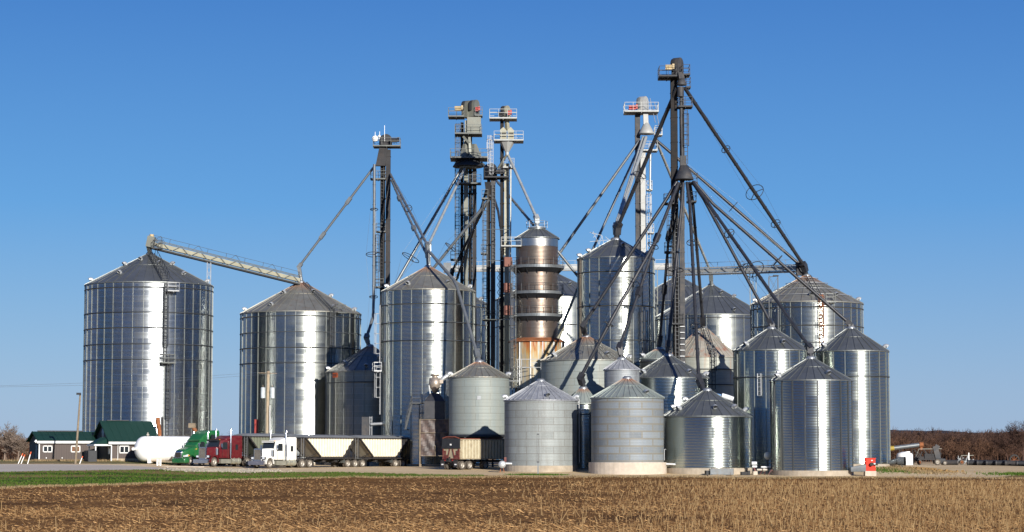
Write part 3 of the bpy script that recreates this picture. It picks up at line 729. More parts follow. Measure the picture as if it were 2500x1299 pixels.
q = pol(cD, Rt + .8, facing(cD) - 1.2, zz(602)); platform_part(dr, q, 2.6, 1.5, 0, M['platform_light'])
Rs = 66 * s_; z1 = zz(834); z0 = zz(948)
M['skirt'] = None
t = NT('rust_streaked_panel'); ob_ = t.tc('Object'); g_ = t.sep(t.tc('Generated'))[2]
rr = t.math('MULTIPLY', t.ramp(t.noise(t.mapv(ob_, (1.3, 1.3, .10)), 1.8, 5, .65), .36, .56), t.ramp(g_, -.5, .8))
cc_ = t.mix(t.ramp(t.noise(ob_, .8, 4), .35, .7), (.42, .46, .44), (.30, .33, .30)); cc_ = t.mix(rr, cc_, (.42, .25, .05)); cc_ = t.mix(t.ramp(t.math('MULTIPLY', rr, g_), .55, .9), cc_, (.30, .09, .025))
t.set(Base_Color=cc_, Roughness=.45, Metallic=t.math('MULTIPLY', t.math('SUBTRACT', 1, rr), .6)); M['skirt'] = t.m
m = MB(); m.lathe([(Rs, z0), (Rs, z1)], o, 14, smooth=False, a0=.2); sk = m.build('base_panel', M['skirt'], dr)
m = MB()
for k in range(14):
    a = .2 + 2 * PI * k / 14; m.bar(pol(cD, Rs + .02, a, z0), pol(cD, Rs + .02, a, z1), .1)
m.build('panel_trim', M['steel_light'], dr)
m = MB(); m.lathe([(Rs + .25, z1 - .12), (Rs + .2, z1), (Rt - .02, zz(826)), ], o, 14, smooth=False, a0=.2); m.build('skirt_roof', M['rust'], dr)
m = MB(); m.lathe([(Rs - .6, g0 - .1), (Rs - .6, z0 + .01), (Rs - .02, z0 + .012)], o, 14, smooth=False); m.build('base', M['dark'], dr)
ladder_part(dr, pol(cD, Rs + .3, facing(cD) - .9, z0 - 1), pol(cD, Rs + .3, facing(cD) - .9, zz(640)), Vector((-.5, -.8, 0)).normalized(), M['ladder'])
# stair rails in front of the skirt
m = MB(); F = lambda x, y, d=274: P(x, y, d)
for (a, b_) in (((1264, 950), (1264, 877)), ((1273, 950), (1273, 877)), ((1264, 877), (1322, 877)), ((1272, 897), (1328, 897)), ((1321, 877), (1321, 930)), ((1264, 895), (1273, 895)), ((1264, 912), (1273, 912)), ((1264, 930), (1273, 930)), ((1280, 955), (1321, 905)), ((1298, 885), (1312, 885)), ((1232, 930), (1264, 930)), ((1232, 945), (1264, 945)), ((1264, 948), (1273, 948)), ((1264, 965), (1264, 950)), ((1273, 965), (1273, 950))):
    m.bar(F(*a), F(*b_), .07)
tag(m.build('access_stair', M['ladder_light']), 'pale pipe railing and ladder in front of the rust-streaked tower base', 'railing')
# ---------------------------------------------------------------- bucket elevators
def hood(m, c, rx, w_, rz, h=0):
    "rounded head: a D-shaped drum casing, axis horizontal"
    o = m.M; m.M = Matrix.Translation(Vector(c)) @ Matrix.Rotation(rz, 4, 'Z')
    poly = [(-rx, -h)] + [(-rx * math.cos(R(a)), rx * math.sin(R(a))) for a in range(0, 181, 15)] + [(rx, -h)]
    m.prism(poly, -w_ / 2, w_ / 2); m.M = o
def casing(root, x0, x1, ytop, ybot, d, depth, mat, name='casing', cx=None, step=3.05, rz=0):
    c0 = P((x0 + x1) / 2, (ytop + (ybot or 1000)) / 2, d); wd = (x1 - x0) * mpp(ytop, d); zt = P(0, ytop, d).z; zb = P(0, ybot, d).z if ybot else gxy(c0.x, d)
    m = MB(); m.box((c0.x, d, (zt + zb) / 2), (wd, depth, zt - zb), rz)
    z = zb + 1.5
    while z < zt - .3: m.box((c0.x, d, z), (wd + .09, depth + .09, .07), rz); z += step
    return m.build(name, mat, root)
def lad(root, px, y0, y1, d, mat='ladder', cage=True, out=(0, -1, 0)):
    a = P(px, y0, d); b = P(px, y1, d); a = Vector((b.x, d, a.z)); return ladder_part(root, a, b, Vector(out), M[mat], cage)
def plat(root, x0, x1, y, d, sy, mat='platform', rail=1.1, off=0, thick=.18, rz=0):
    c = P((x0 + x1) / 2, y, d); c.y = d + off; return platform_part(root, c, (x1 - x0) * mpp(y, d), sy, rz, M[mat], rail, thick=thick)
def elevator(px, d, label, group='bucket elevators above the bins'):
    c = P(px, 900, d); g = gxy(c.x, d); return thing('bucket_elevator', (c.x, d, g), label, 'elevator leg', group)
def motor(root, px, y, d, mat, dy=-.3, L=.7):
    c = P(px, y, d); c.y += dy; m = MB(); m.tube([c + Vector((-L / 2, 0, 0)), c + Vector((L / 2, 0, 0))], .24, 10); m.box(c + Vector((0, 0, -.3)), (L, .5, .16)); m.box(c + Vector((L / 2 + .15, 0, 0)), (.25, .6, .6)); return m.build('motor', mat, root)
def cone(root, px, y0, y1, w0, w1, d, mat, name='distributor', dy=-.9, seg=28):
    a = P(px, y0, d); b = P(px, y1, d); m = MB(); s0 = w0 / 2 * mpp(y0, d); s1 = w1 / 2 * mpp(y1, d)
    m.lathe([(.02, a.z + .01), (s0, a.z), (s1, b.z), (s1, b.z - .12), (s1 * .2, b.z - .16)], (a.x, d + dy, 0), seg); return m.build(name, mat, root)
M['motor_tan'] = paint('tan_motor_paint', (.50, .38, .20), .5, 0, .2); M['motor_red'] = paint('red_motor_paint', (.45, .06, .05), .5, 0, .2)
# L1 dark twin-cased leg left of the large centre bin
e = elevator(940, 312, 'dark twin-shaft elevator with a small dish on top, left of the large centre-left bin')
casing(e, 928, 939, 362, None, 312, .9, M['casing_black']); casing(e, 941, 952, 366, None, 311.6, .9, M['casing_dark'])
m = MB(); q = P(942, 342, 312); hood(m, q, .85, .55, R(20), 1.2); hood(m, P(938, 341, 312.4), .7, .4, R(20), 1.0); m.build('head', M['casing_dark'], e)
motor(e, 962, 341, 311, M['casing_dark'], 0, .9); plat(e, 912, 978, 358, 312, 2.6, 'platform', off=-.4)
m = MB(); q0 = P(928, 362, 311.4); m.prism([(0, 0), (1.2, 0), (.9, -2.6), (-.5, -2.6)], 0, .8); m.v = [v + q0 + Vector((-.1, -.6, 0)) for v in m.v]; m.build('discharge_box', M['casing_dark'], e)
plat(e, 905, 942, 437, 312, 1.6, off=-.3); plat(e, 918, 942, 565, 312, 1.4, off=-.2); plat(e, 915, 938, 700, 312, 1.4, off=-.2)
lad(e, 933, 700, 372, 311.2, 'dark', False); lad(e, 921, 700, 572, 311.4, 'ladder')
m = MB(); q = P(916, 338, 311); m.lathe([(.05, .12), (.42, .02), (.48, -.1), (.42, 0), (.02, .06)], (0, 0, 0), 20); m.v = [Matrix.Rotation(R(80), 3, 'X') @ v + q for v in m.v]; m.build('dish', M['white'], e)
q = P(926, 333, 311); m = MB(); m.lathe([(.02, .2), (.2, .1), (.2, -.1), (.02, -.2)], (0, 0, 0), 12); m.v = [Matrix.Rotation(R(90), 3, 'X') @ v + q for v in m.v]; m.build('small_dish', M['white'], e)
m = MB(); m.bar(P(916, 345, 311), P(916, 322, 311), .06); m.bar(P(927, 340, 311), P(927, 321, 311), .06); m.bar(P(939, 345, 311), P(939, 306, 311), .06); m.build('antenna', M['white'], e)
# L2 tall tan-green twin leg with several decks
e = elevator(1143, 305, 'tallest tan-green twin-shaft elevator with three decks and a boxy spout head')
casing(e, 1124, 1131, 300, None, 305.4, 1.0, M['casing_black']); casing(e, 1132, 1143, 335, None, 305, .9, M['casing_grey'])
casing(e, 1144, 1152, 300, None, 305.6, 1.0, M['casing_black']); casing(e, 1153, 1163, 400, None, 305, .9, M['casing_dark'])
m = MB(); hood(m, P(1140, 259, 305), .75, .9, R(60), 1.7); hood(m, P(1158, 257, 305), .75, .9, R(60), 1.7); m.build('head', M['casing_grey'], e)
m = MB(); q = P(1132, 257, 304.4); hood(m, P(1134, 259, 304.6), .72, .25, R(60), .7); hood(m, P(1152, 258, 304.6), .72, .25, R(60), .7); m.build('head_side', M['dark'], e)
motor(e, 1118, 264, 304, M['motor_tan'], -.3, .9); motor(e, 1164, 266, 304.6, M['motor_red'], -.3, .4)
m = MB(); a = P(1157.5, 308, 304.3); m.box(a, (39 * mpp(308, 305) * .86, 1.6, 41 * mpp(308, 305))); m.box(a + Vector((-1.05, .25, -.2)), (.5, 1.4, 1.9)); m.box(a + Vector((0, -.01, -.9)), (1.6, 1.66, .08)); m.build('surge_box', M['casing_grey'], e)
plat(e, 1095, 1134, 287, 305, 2.8, 'platform', off=-.6); plat(e, 1160, 1178, 283, 305, 2.2, 'platform', off=-.2)
plat(e, 1111, 1177, 329, 305, 3.4, 'platform', off=-.5); plat(e, 1100, 1193, 389, 305, 4.4, 'platform', off=-.8)
m = MB(); 
for px, hw_ in ((1136, 1.0), (1158, 1.3)):
    a = P(px, 352, 304); b = P(px, 387, 304); m.lathe([(.35, a.z), (hw_, b.z)], (a.x, 304, 0), 6, smooth=False)
m.bar(P(1146, 335, 303.5), P(1150, 386, 303.5), .35); m.bar(P(1131, 333, 303.6), P(1146, 350, 303.4), .3); m.bar(P(1146, 350, 303.4), P(1147, 385, 303.2), .3); m.build('valve_hopper', M['casing_grey'], e)
cone(e, 1143, 392, 408, 52, 74, 305, M['dark'], dy=-.9); cone(e, 1143, 398, 412, 40, 44, 305, M['casing_grey'], 'lower_distributor', dy=-1.3)
plat(e, 1112, 1175, 448, 305, 2.0, off=-.3); plat(e, 1100, 1124, 633, 305, 1.4, off=-.3)
lad(e, 1117, 680, 300, 304.2, 'ladder'); lad(e, 1153, 680, 455, 303.8, 'dark', False)
# lattice behind the shafts
m = MB()
for k in range(11):
    y0 = 690 - k * 22; m.bar(P(1125, y0, 305.8), P(1163, y0 - 22, 305.8), .09); m.bar(P(1163, y0, 305.8), P(1125, y0 - 22, 305.8), .09)
m.build('lattice', M['casing_grey'], e)
# L3 shorter black leg
e = elevator(1199, 290, 'shorter black elevator with a round motor drum, between the two decked legs')
casing(e, 1189, 1197, 420, 905, 290, .9, M['casing_black']); casing(e, 1198, 1209, 440, 905, 289.6, .9, M['casing_slate'])
m = MB(); hood(m, P(1197, 414, 290), .8, .9, R(35), 1.4); m.build('head', M['dark'], e); motor(e, 1219, 418, 289, M['casing_slate'], -.2, .9)
plat(e, 1183, 1241, 434, 290, 2.6, 'dark', off=-.5); m = MB(); q = P(1194, 445, 289.6); m.prism([(-.6, 0), (.9, 0), (.4, -2.4), (-.3, -2.4)], -.4, .4); m.v = [v + q for v in m.v]; m.build('discharge_box', M['casing_black'], e)
plat(e, 1176, 1192, 485, 290, 1.5, off=-.4); plat(e, 1174, 1190, 618, 290, 1.4, off=-.2); plat(e, 1178, 1212, 780, 290, 1.6, off=-.2)
lad(e, 1184, 770, 490, 289.4, 'ladder'); lad(e, 1205, 880, 450, 288.9, 'ladder', False)
# L4 pale-headed leg
e = elevator(1237, 290, 'pale elevator with a louvred cream cleaner box, nearest the drying tower')
casing(e, 1221, 1230, 285, 915, 290, .9, M['casing_black']); casing(e, 1231, 1243, 400, 915, 289.6, .9, M['casing_tan'])
m = MB(); hood(m, P(1234, 270, 290), .65, .8, R(55), 1.0); m.bar(P(1236, 283, 289.6), P(1239, 318, 289.4), .45, .5); m.build('head', M['casing_tan'], e)
m = MB(); hood(m, P(1229, 270, 289.4), .6, .2, R(55), .6); m.build('head_side', M['dark'], e); motor(e, 1222, 278, 289, M['casing_dark'], -.3, .5); motor(e, 1242, 275, 289, M['motor_red'], -.3, .3)
plat(e, 1195, 1262, 291, 290, 2.8, 'platform_light', off=-.4); plat(e, 1206, 1278, 345, 290, 3.0, 'platform_light', off=-.5)
m = MB()
for px in (1229, 1247):
    a = P(px, 344, 289); s = mpp(330, 289); o = m.M; m.M = Matrix.Translation(a); m.prism([(-8 * s, 0), (8 * s, 0), (8 * s, 24 * s), (0, 33 * s), (-8 * s, 26 * s)], -.5, .5); m.M = o
lb = m.build('cleaner_box', M['casing_tan'], e)
m = MB()
for px in (1229, 1247):
    for y in (340, 333, 326): a = P(px, y, 288.4); m.box(a, (.75, .07, .09))
m.build('louvre', M['dark'], lb)
a = P(1238, 348, 289); b = P(1238, 372, 289); m = MB(); m.lathe([(1.0, a.z), (.25, b.z), (.25, b.z - .5)], (a.x, 289, 0), 8, smooth=False); m.build('lower_hopper', M['casing_white'], e)
plat(e, 1228, 1256, 410, 290, 1.8, 'platform_light', off=-.6); lad(e, 1195, 405, 330, 288.5, 'ladder_light'); lad(e, 1200, 425, 330, 288.4, 'ladder_light', False)
m = MB(); m.tube([P(1247, 400, 289), P(1245, 780, 289)], .12, 8); m.build('pipe', M['spout_light'], e)
m = MB(); m.bar(P(1190, 560, 276), P(1246, 560, 289), .08); m.bar(P(1190, 636, 276), P(1246, 636, 289), .08); m.bar(P(1180, 780, 274), P(1246, 780, 289), .1)
for k in range(7): m.bar(P(1214, 660 + k * 18, 292), P(1226, 678 + k * 18, 292), .07); m.bar(P(1226, 660 + k * 18, 292), P(1214, 678 + k * 18, 292), .07)
m.build('tie_brace', M['casing_grey'], e)
# L5 white leg
e = elevator(1566, 291, 'white elevator with a white cone distributor, left of the tallest dark leg')
casing(e, 1552, 1564, 275, None, 291, 1.0, M['casing_slate']); casing(e, 1565, 1577, 370, None, 290.6, .9, M['casing_white'])
m = MB(); hood(m, P(1570, 250, 291), .8, .9, R(60), 1.6); m.build('head', M['casing_white'], e); m = MB(); hood(m, P(1561, 251, 290.4), .72, .25, R(60), .7); m.build('head_side', M['spout'], e)
motor(e, 1543, 262, 290, M['motor_red'], -.4, .9); plat(e, 1523, 1606, 275, 291, 3.2, 'platform_light', off=-.4)
m = MB(); m.bar(P(1576, 276, 290), P(1577, 304, 290), .65); m.build('discharge_spout', M['casing_white'], e)
cone(e, 1577, 303, 328, 12, 38, 291, M['casing_white'], dy=-1.0); plat(e, 1597, 1616, 330, 291, 1.8, 'platform_light', off=-.4); plat(e, 1566, 1604, 368, 291, 2.2, 'platform_light', off=-.3); plat(e, 1578, 1592, 463, 291, 1.4, 'platform_light', off=-.2); plat(e, 1580, 1596, 568, 291, 1.4, 'platform_light', off=-.2)
lad(e, 1584, 610, 470, 290.2, 'ladder_light'); m = MB(); m.tube([P(1588, 375, 290), P(1587, 462, 290)], .14, 8); m.build('pipe', M['spout_light'], e)
m = MB(); m.bar(P(1587, 240, 290.5), P(1600, 300, 289), .06); m.bar(P(1598, 250, 290.5), P(1611, 318, 289), .06); m.build('stay', M['ladder_light'], e)
# L6 tallest dark leg
e = elevator(1655, 264, 'tallest black elevator with two stacked cone distributors, standing behind the squat bins')
casing(e, 1638, 1654, 190, 560, 264, 1.0, M['casing_black']); casing(e, 1643, 1658, 556, None, 264, 1.0, M['casing_black']); casing(e, 1660, 1670, 225, 560, 263.6, .8, M['casing_slate']); casing(e, 1660, 1672, 556, None, 263.5, .8, M['casing_slate'])
m = MB(); hood(m, P(1654, 157, 264), .8, .9, R(60), 1.8); m.build('head', M['casing_slate'], e); m = MB(); hood(m, P(1645, 158, 263.4), .72, .25, R(60), .8); m.build('head_side', M['dark'], e)
motor(e, 1632, 164, 263, M['motor_tan'], -.4, .8); plat(e, 1607, 1650, 190, 264, 3.2, 'dark', off=-.5); plat(e, 1664, 1683, 184, 264, 2.4, 'dark', off=-.2)
m = MB(); m.bar(P(1660, 180, 263), P(1663, 196, 262.6), .7); m.build('discharge_spout', M['casing_slate'], e)
cone(e, 1662, 194, 210, 14, 24, 264, M['casing_slate'], 'upper_distributor', dy=-1.2); m = MB(); a = P(1661, 213, 263); m.lathe([(.42, a.z), (.42, a.z - 1.2)], (a.x, 262.8, 0), 16); m.build('drop_tube', M['casing_slate'], e)
plat(e, 1674, 1685, 214, 264, 1.6, 'dark', off=-.3); plat(e, 1654, 1689, 262, 264, 2.0, 'dark', off=-.5); plat(e, 1620, 1645, 497, 264, 1.6, 'dark', off=-.4); plat(e, 1676, 1699, 492, 264, 1.6, 'dark', off=-.3); plat(e, 1682, 1702, 447, 264, 1.6, 'dark', off=-.3); plat(e, 1622, 1645, 615, 264, 1.4, 'dark', off=-.3); plat(e, 1640, 1668, 790, 264, 1.8, 'dark', off=-.4)
m = MB(); m.tube([P(1662, 225, 263), P(1666, 395, 263)], .2, 10); a = P(1668, 396, 263); m.box(a, (.75, .6, 1.5)); m.build('feed_tube', M['casing_slate'], e)
cone(e, 1668, 408, 440, 20, 46, 264, M['casing_slate'], 'lower_distributor', dy=-1.3)
lad(e, 1674, 400, 268, 263, 'dark'); lad(e, 1635, 700, 500, 263.2, 'dark'); lad(e, 1651, 880, 450, 263.1, 'ladder', False)
m = MB()
for k in range(7): a = P(1666, 797 + k * 14.5, 262.9); m.box(a, (.55, .1, .07))
m.build('casing_bands', M['steel_light'], e)
# ---------------------------------------------------------------- spouts
def spout(label, pts, r=.17, mat='spout_dark', hoops=(), elbow=True, knees=(), group='grain spouts', cat='spout', end=None):
    W = [P(*p) for p in pts]; root = thing('grain_spout', W[0], label, cat, group)
    m = MB(); m.tube(W, r, 10)
    tot = sum((b - a).length for a, b in zip(W, W[1:]))
    for a, b in zip(W, W[1:]):
        L = (b - a).length; k = 1
        while k * 3.05 < L: q = a.lerp(b, k * 3.05 / L); t = (b - a).normalized() * .05; m.tube([q - t, q + t], r + .035, 10); k += 1
    m.build('pipe', M[mat], root)
    def at_py(y):
        for (p, a), (q, b) in zip(list(zip(pts, W)), list(zip(pts, W))[1:]):
            lo, hi = sorted((p[1], q[1]))
            if lo <= y <= hi and hi > lo:
                t = (y - p[1]) / (q[1] - p[1]); return a.lerp(b, t), (b - a).normalized()
        return W[-1], (W[-1] - W[-2]).normalized()
    for y, rp in hoops:
        c, t = at_py(y); Rr = rp * mpp(y, c.y); h = MB(); h.ring(c, Rr, .05, 32, 5, axis=t)
        s = t.orthogonal().normalized(); s2 = t.cross(s)
        for k in range(3):
            a = 2 * PI * k / 3 + .6; v = s * math.cos(a) + s2 * math.sin(a); h.bar(c + v * r * .8, c + v * Rr, .08)
        h.build('brace_ring', M['dark'], root)
    if hoops:
        t = (W[1] - W[0]).normalized(); s = t.orthogonal().normalized(); s2 = t.cross(s); cb = MB()
        chain = [(W[0], 0.0)] + [(at_py(y)[0], rp * mpp(y, at_py(y)[0].y)) for y, rp in hoops] + [(W[-1], 0.0)]
        for k in range(3):
            a = 2 * PI * k / 3 + .6; v = s * math.cos(a) + s2 * math.sin(a)
            for (p, r0), (q, r1) in zip(chain, chain[1:]): cb.bar(p + v * r0, q + v * r1, .018)
        cb.build('stay_cable', M['spout'], root)
    for y in knees:
        c, t = at_py(y); k = MB(); k.bar(c - t * .55, c + t * .55, r * 3.2, r * 2.9); k.bar(c + t * .5, c + t * .75, r * 2.2); k.build('cushion_box', M[mat], root)
    if elbow:
        e_ = end and P(*end) or W[-1] + Vector((0, 0, -1)); t = (W[-1] - W[-2]).normalized(); a = W[-1] - t * .5
        k = MB(); k.bar(a, W[-1] + t * .35, r * 3.2, r * 3.0); q = W[-1] + t * .1; d_ = (e_ - q); k.bar(q, q + d_ * .55, r * 3.2, r * 3.0); k.tube([q + d_ * .4, e_], r * 1.5, 10); k.build('elbow', M[mat], root)
    return root
spout('grey spout running left from the first dark elevator to the second large bin', [(917, 402, 311), (731, 650, 312)], mat='spout', knees=(490, 575), end=(736, 688, 312))
spout('near-vertical spout beside the first dark elevator, ending at the low dark bin', [(914, 402, 310), (912, 735, 305), (911, 775, 304), (895, 823, 301)], mat='spout', r=.2, hoops=((513, 9), (623, 19), (725, 10)), end=(901, 846, 301))
spout('upper of the twin spouts running right from the first dark elevator to the centre-left bin', [(953, 425, 311), (1043, 598, 285)], mat='spout', knees=(), end=(1046, 655, 285), hoops=((513, 9),))
spout('lower of the twin spouts with square cushion boxes, right of the first dark elevator', [(956, 440, 311), (975, 484, 306), (1010, 557, 296), (1042, 622, 286)], mat='spout', knees=(484, 557), elbow=False)
spout('long grey spout falling left from the decked tan elevator behind the centre-left bin', [(1132, 402, 304), (962, 700, 300)], mat='spout', hoops=((630, 23),), r=.19, elbow=False)
spout('pale spout falling from the decked tan elevator to the peak of the centre-left bin', [(1138, 404, 303.5), (1046, 598, 285.5)], mat='spout_light', r=.18, end=(1047, 650, 285))
spout('dark spout slanting left from the black leg and passing a brace ring above the bins', [(1194, 488, 289), (1058, 655, 292)], mat='spout', hoops=((603, 16),), r=.19, elbow=False)
spout('dark spout falling steeply left from the black leg to the half-hidden bin', [(1197, 478, 289), (1104, 662, 310)], mat='spout_dark', r=.17, end=(1100, 694, 312))
spout('short dark spout crossing in front of the decked shafts', [(1188, 462, 289.5), (1176, 505, 291), (1112, 690, 300)], mat='spout_dark', elbow=False, knees=())
spout('bent spout lying over the centre-left roof and dropping to the raised pale bin', [(1046, 612, 284), (1108, 684, 277), (1116, 700, 276), (1164, 862, 269)], mat='spout', r=.2, end=(1170, 885, 268))
spout('pale spout from the cleaner-box elevator to the top of the drying tower', [(1240, 378, 289), (1310, 532, 280.5)], mat='spout_light', r=.18, end=(1312, 557, 280))
spout('grey spout from the decked tan elevator to the drying tower, behind the cleaner leg', [(1176, 398, 304), (1302, 549, 281)], mat='spout', r=.17, elbow=False)
spout('short spout joining the cleaner-box elevator to the black leg', [(1237, 378, 288.5), (1216, 412, 289)], mat='casing_grey', r=.17, elbow=False)
spout('dark spout behind the cleaner-box shaft, from the decked elevator', [(1181, 402, 306), (1216, 515, 300), (1232, 620, 294)], mat='spout_dark', r=.17, elbow=False)
spout('long grey spout from the white elevator left towards the drying tower', [(1562, 342, 290), (1340, 655, 290)], mat='spout', r=.19, elbow=False)
spout('grey spout from the drying tower right to behind the tall narrow bin', [(1335, 580, 283), (1425, 692, 284)], mat='spout', r=.17, elbow=False)
spout('slanting spout from behind the tall narrow bin down to the drying tower base', [(1424, 672, 284), (1371, 800, 277)], mat='casing_tan', r=.17, end=(1362, 826, 277))
spout('second grey spout from the white elevator, ending behind the tall narrow bin roof', [(1567, 345, 290.5), (1446, 612, 284)], mat='spout', r=.17, elbow=False)
spout('palest white spout from the white distributor to the tall narrow bin', [(1577, 335, 289), (1524, 495, 279), (1508, 548, 275.5)], mat='spout_light', r=.22, elbow=False)
spout('thinner white spout left of the palest one, to the tall narrow bin', [(1570, 335, 289.5), (1502, 552, 275.5)], mat='spout_light', r=.17, end=(1504, 588, 275))
spout('very long dark spout from the tallest elevator down left to the tall narrow bin peak', [(1652, 216, 263), (1509, 552, 274.5)], mat='spout_dark', r=.24, hoops=((425, 16),), end=(1505, 588, 275))
spout('dark spout from the white distributor crossing behind the tallest leg to the far right peak', [(1602, 342, 290), (1740, 461, 290), (1952, 646, 290)], mat='spout_dark', r=.2, hoops=((505, 15),), end=(1966, 672, 290))
spout('pale spout from the white distributor to the broad dark-roofed bin', [(1603, 346, 290.5), (1735, 664, 322)], mat='spout_light', r=.19, end=(1737, 697, 325))
spout('highest dark spout from the tallest elevator to the far right peak', [(1672, 215, 263), (1962, 648, 289.5)], mat='spout_dark', r=.23, hoops=((356, 11), (460, 23), (539, 12)), end=(1968, 674, 290))
spout('dark spout to the bin left of the three grouped right-hand bins', [(1690, 444, 262.5), (1718, 486, 262), (1882, 788, 258)], mat='spout_dark', r=.19, hoops=((655, 19),), end=(1886, 805, 258))
spout('dark spout passing the largest brace ring to the front right bin', [(1692, 444, 262), (1724, 490, 259), (1976, 848, 240.5)], mat='spout_dark', r=.2, hoops=((575, 13), (665, 24)), end=(1979, 878, 240))
spout('dark spout to the rightmost bin, outermost of the lower distributor', [(1694, 443, 262.5), (1740, 497, 262), (2074, 790, 260)], mat='spout_dark', r=.2, hoops=((637, 16),), end=(2078, 804, 260))
spout('dark spout right of centre dropping to the rusty-roofed old bin', [(1684, 445, 263), (1692, 500, 264), (1716, 782, 272)], mat='spout_dark', r=.2, end=(1717, 803, 273))
spout('near-vertical dark spout dropping to the squat front bin', [(1677, 446, 262), (1684, 500, 260), (1706, 925, 246)], mat='spout_dark', r=.2, hoops=((597, 12), (801, 13)), end=(1720, 957, 245))
spout('near-vertical dark spout dropping to the medium bin behind the squat one', [(1668, 447, 262), (1664, 500, 261), (1632, 842, 257)], mat='spout_dark', r=.2, hoops=((660, 19),), end=(1632, 872, 257))
spout('dark stepped spout with a cushion box dropping to the small dull bin', [(1660, 446, 262.5), (1633, 575, 264), (1622, 706, 266), (1611, 828, 268)], mat='spout_dark', r=.17, knees=(575, 706), end=(1607, 856, 268))
spout('brown-grey stepped spout dropping to the small blotchy bin', [(1657, 446, 262), (1604, 580, 259), (1560, 712, 256), (1513, 846, 252)], mat='spout_dark', r=.18, knees=(580, 712), end=(1518, 880, 252))
spout('dark spout crossing the tall narrow bin to the big pale greenish bin', [(1652, 444, 262.5), (1628, 485, 262), (1425, 792, 264)], mat='spout_dark', r=.2, end=(1431, 826, 265))
spout('longest low spout crossing both pale bins to the small squeezed bin', [(1656, 448, 261.5), (1600, 590, 257), (1492, 781, 253), (1418, 920, 254.5)], mat='spout_dark', r=.2, hoops=((600, 14), (690, 20), (791, 12)), end=(1426, 951, 255))
# ---------------------------------------------------------------- conveyors
def conveyor(label, a, b, hgt, mat, head, truss=True, group='elevated conveyors', wd=.9, rails=True):
    A, B = P(*a), P(*b); root = thing('conveyor', A, label, 'conveyor', group); t = (B - A).normalized(); up = Vector((0, 0, 1)); up = (up - t * t.z).normalized(); L = (B - A).length
    side = t.cross(up) * wd / 2
    if side.y > 0: side = -side
    m = MB(); m.bar(A, B, .5, hgt * (.62 if mat == 'casing_white' else .5)); m.build('trough', M[mat], root)
    m = MB(); h = hgt
    for s in (side, -side):
        m.bar(A + s - up * h * .5, B + s - up * h * .5, .12); m.bar(A + s + up * h * .5, B + s + up * h * .5, .09)
    n_ = int(L / 2.6)
    for k in range(n_):
        p = A.lerp(B, k / n_); q = A.lerp(B, (k + 1) / n_); mid = p.lerp(q, .5)
        for s in (side, -side): m.bar(p + s - up * h * .5, mid + s + up * h * .5, .06); m.bar(mid + s + up * h * .5, q + s - up * h * .5, .06)
    m.build('truss', M['platform'] if mat != 'casing_white' else M['casing_white'], root)
    m = MB(); m.bar(A - up * h * .62, B - up * h * .62, wd * .9, .14); m.build('walkway', M['dark'] if mat != 'casing_white' else M['platform_light'], root)
    if rails:
        m = MB()
        for s in (-side,):
            m.bar(A + s + up * (h * .5 + .75), B + s + up * (h * .5 + .75), .04)
            for k in range(n_ + 1): p = A.lerp(B, k / n_) + s; m.bar(p + up * h * .5, p + up * (h * .5 + .75), .04); 
            for k in range(0, n_, 2): p = A.lerp(B, (k + .5) / n_) + s; m.bar(p + up * h * .5 - t * .9, p + up * (h * .5 + .85), .04); m.bar(p + up * h * .5 + t * .9, p + up * (h * .5 + .85), .04)
        m.build('handrail', M['ladder'] if mat != 'casing_white' else M['ladder_light'], root)
    return root, A, B, up, t
r_, A, B, up, t = conveyor('sloping tan conveyor between the peaks of the two left bins', (368, 594, 299), (731, 684, 311), 1.05, 'casing_tan', True)
m = MB(); m.box(A + Vector((0, 0, .2)), (1.0, 1.1, 1.5), 0, 0, .2); m.bar(A + Vector((-.3, 0, -.4)), P(368, 624, 300), .5); m.build('head_box', M['casing_grey'], r_)
m = MB(); m.tube([A + Vector((.15, -.2, 0)), A + Vector((.15, -.2, 1.2))], .32, 12); m.build('motor', M['motor_tan'], r_)
q = P(385, 605, 298); platform_part(r_, q, 1.2, 1.2, 0, M['ladder']); m = MB(); m.bar(P(383, 580, 298), P(383, 605, 298), .05); m.bar(P(394, 580, 298), P(394, 605, 298), .05); m.bar(P(383, 581, 298), P(394, 581, 298), .05); m.build('frame', M['ladder'], r_)
m = MB(); s0 = [P(506, 640, 302.5), P(515, 642, 302.5)]; gz_ = P(510, 700, 302.5).z
for p in s0: m.bar(p, (p.x, p.y, gz_), .1)
for k in range(3):
    z1 = s0[0].z - k * 1.1; z0 = max(z1 - 1.1, gz_); m.bar((s0[0].x, 302.5, z1), (s0[1].x, 302.5, z0), .05); m.bar((s0[1].x, 302.5, z1), (s0[0].x, 302.5, z0), .05)
m.build('support_mast', M['steel'], r_)
r_, A, B, up, t = conveyor('long white horizontal conveyor ending at the far right peak', (1628, 664, 306), (1955, 654, 291), .85, 'casing_white', True)
m = MB(); q = P(1955, 656, 290.5); m.box(q, (1.2, 1.0, 1.8)); m.bar(q, P(1964, 674, 290), .5); m.build('head_box', M['casing_dark'], r_)
for x, y0, d in ((1838, 662, 296.5),):
    m = MB(); a, b_ = P(x - 8, y0, d), P(x + 8, y0, d); g = gxy(a.x, d)
    m.bar(a, (a.x + .35, d, g), .1); m.bar(b_, (b_.x - .35, d, g), .1)
    for k in range(20):
        z1 = a.z - k * 1.2; m.bar((a.x + .3, d, z1), (b_.x - .3, d, z1 - 1.2), .05); m.bar((b_.x - .3, d, z1), (a.x + .3, d, z1 - 1.2), .05)
    m.build('support_mast', M['casing_grey'], r_)
r_, A, B, up, t = conveyor('white horizontal conveyor passing behind the drying tower and tall bin', (1090, 656, 352), (1640, 650, 352), .8, 'casing_white', True)
m = MB(); q = P(1092, 654, 351.5); m.box(q, (1.2, 1, 1.6)); m.bar(q, P(1100, 690, 350), .35); m.build('head_box', M['spout'], r_)
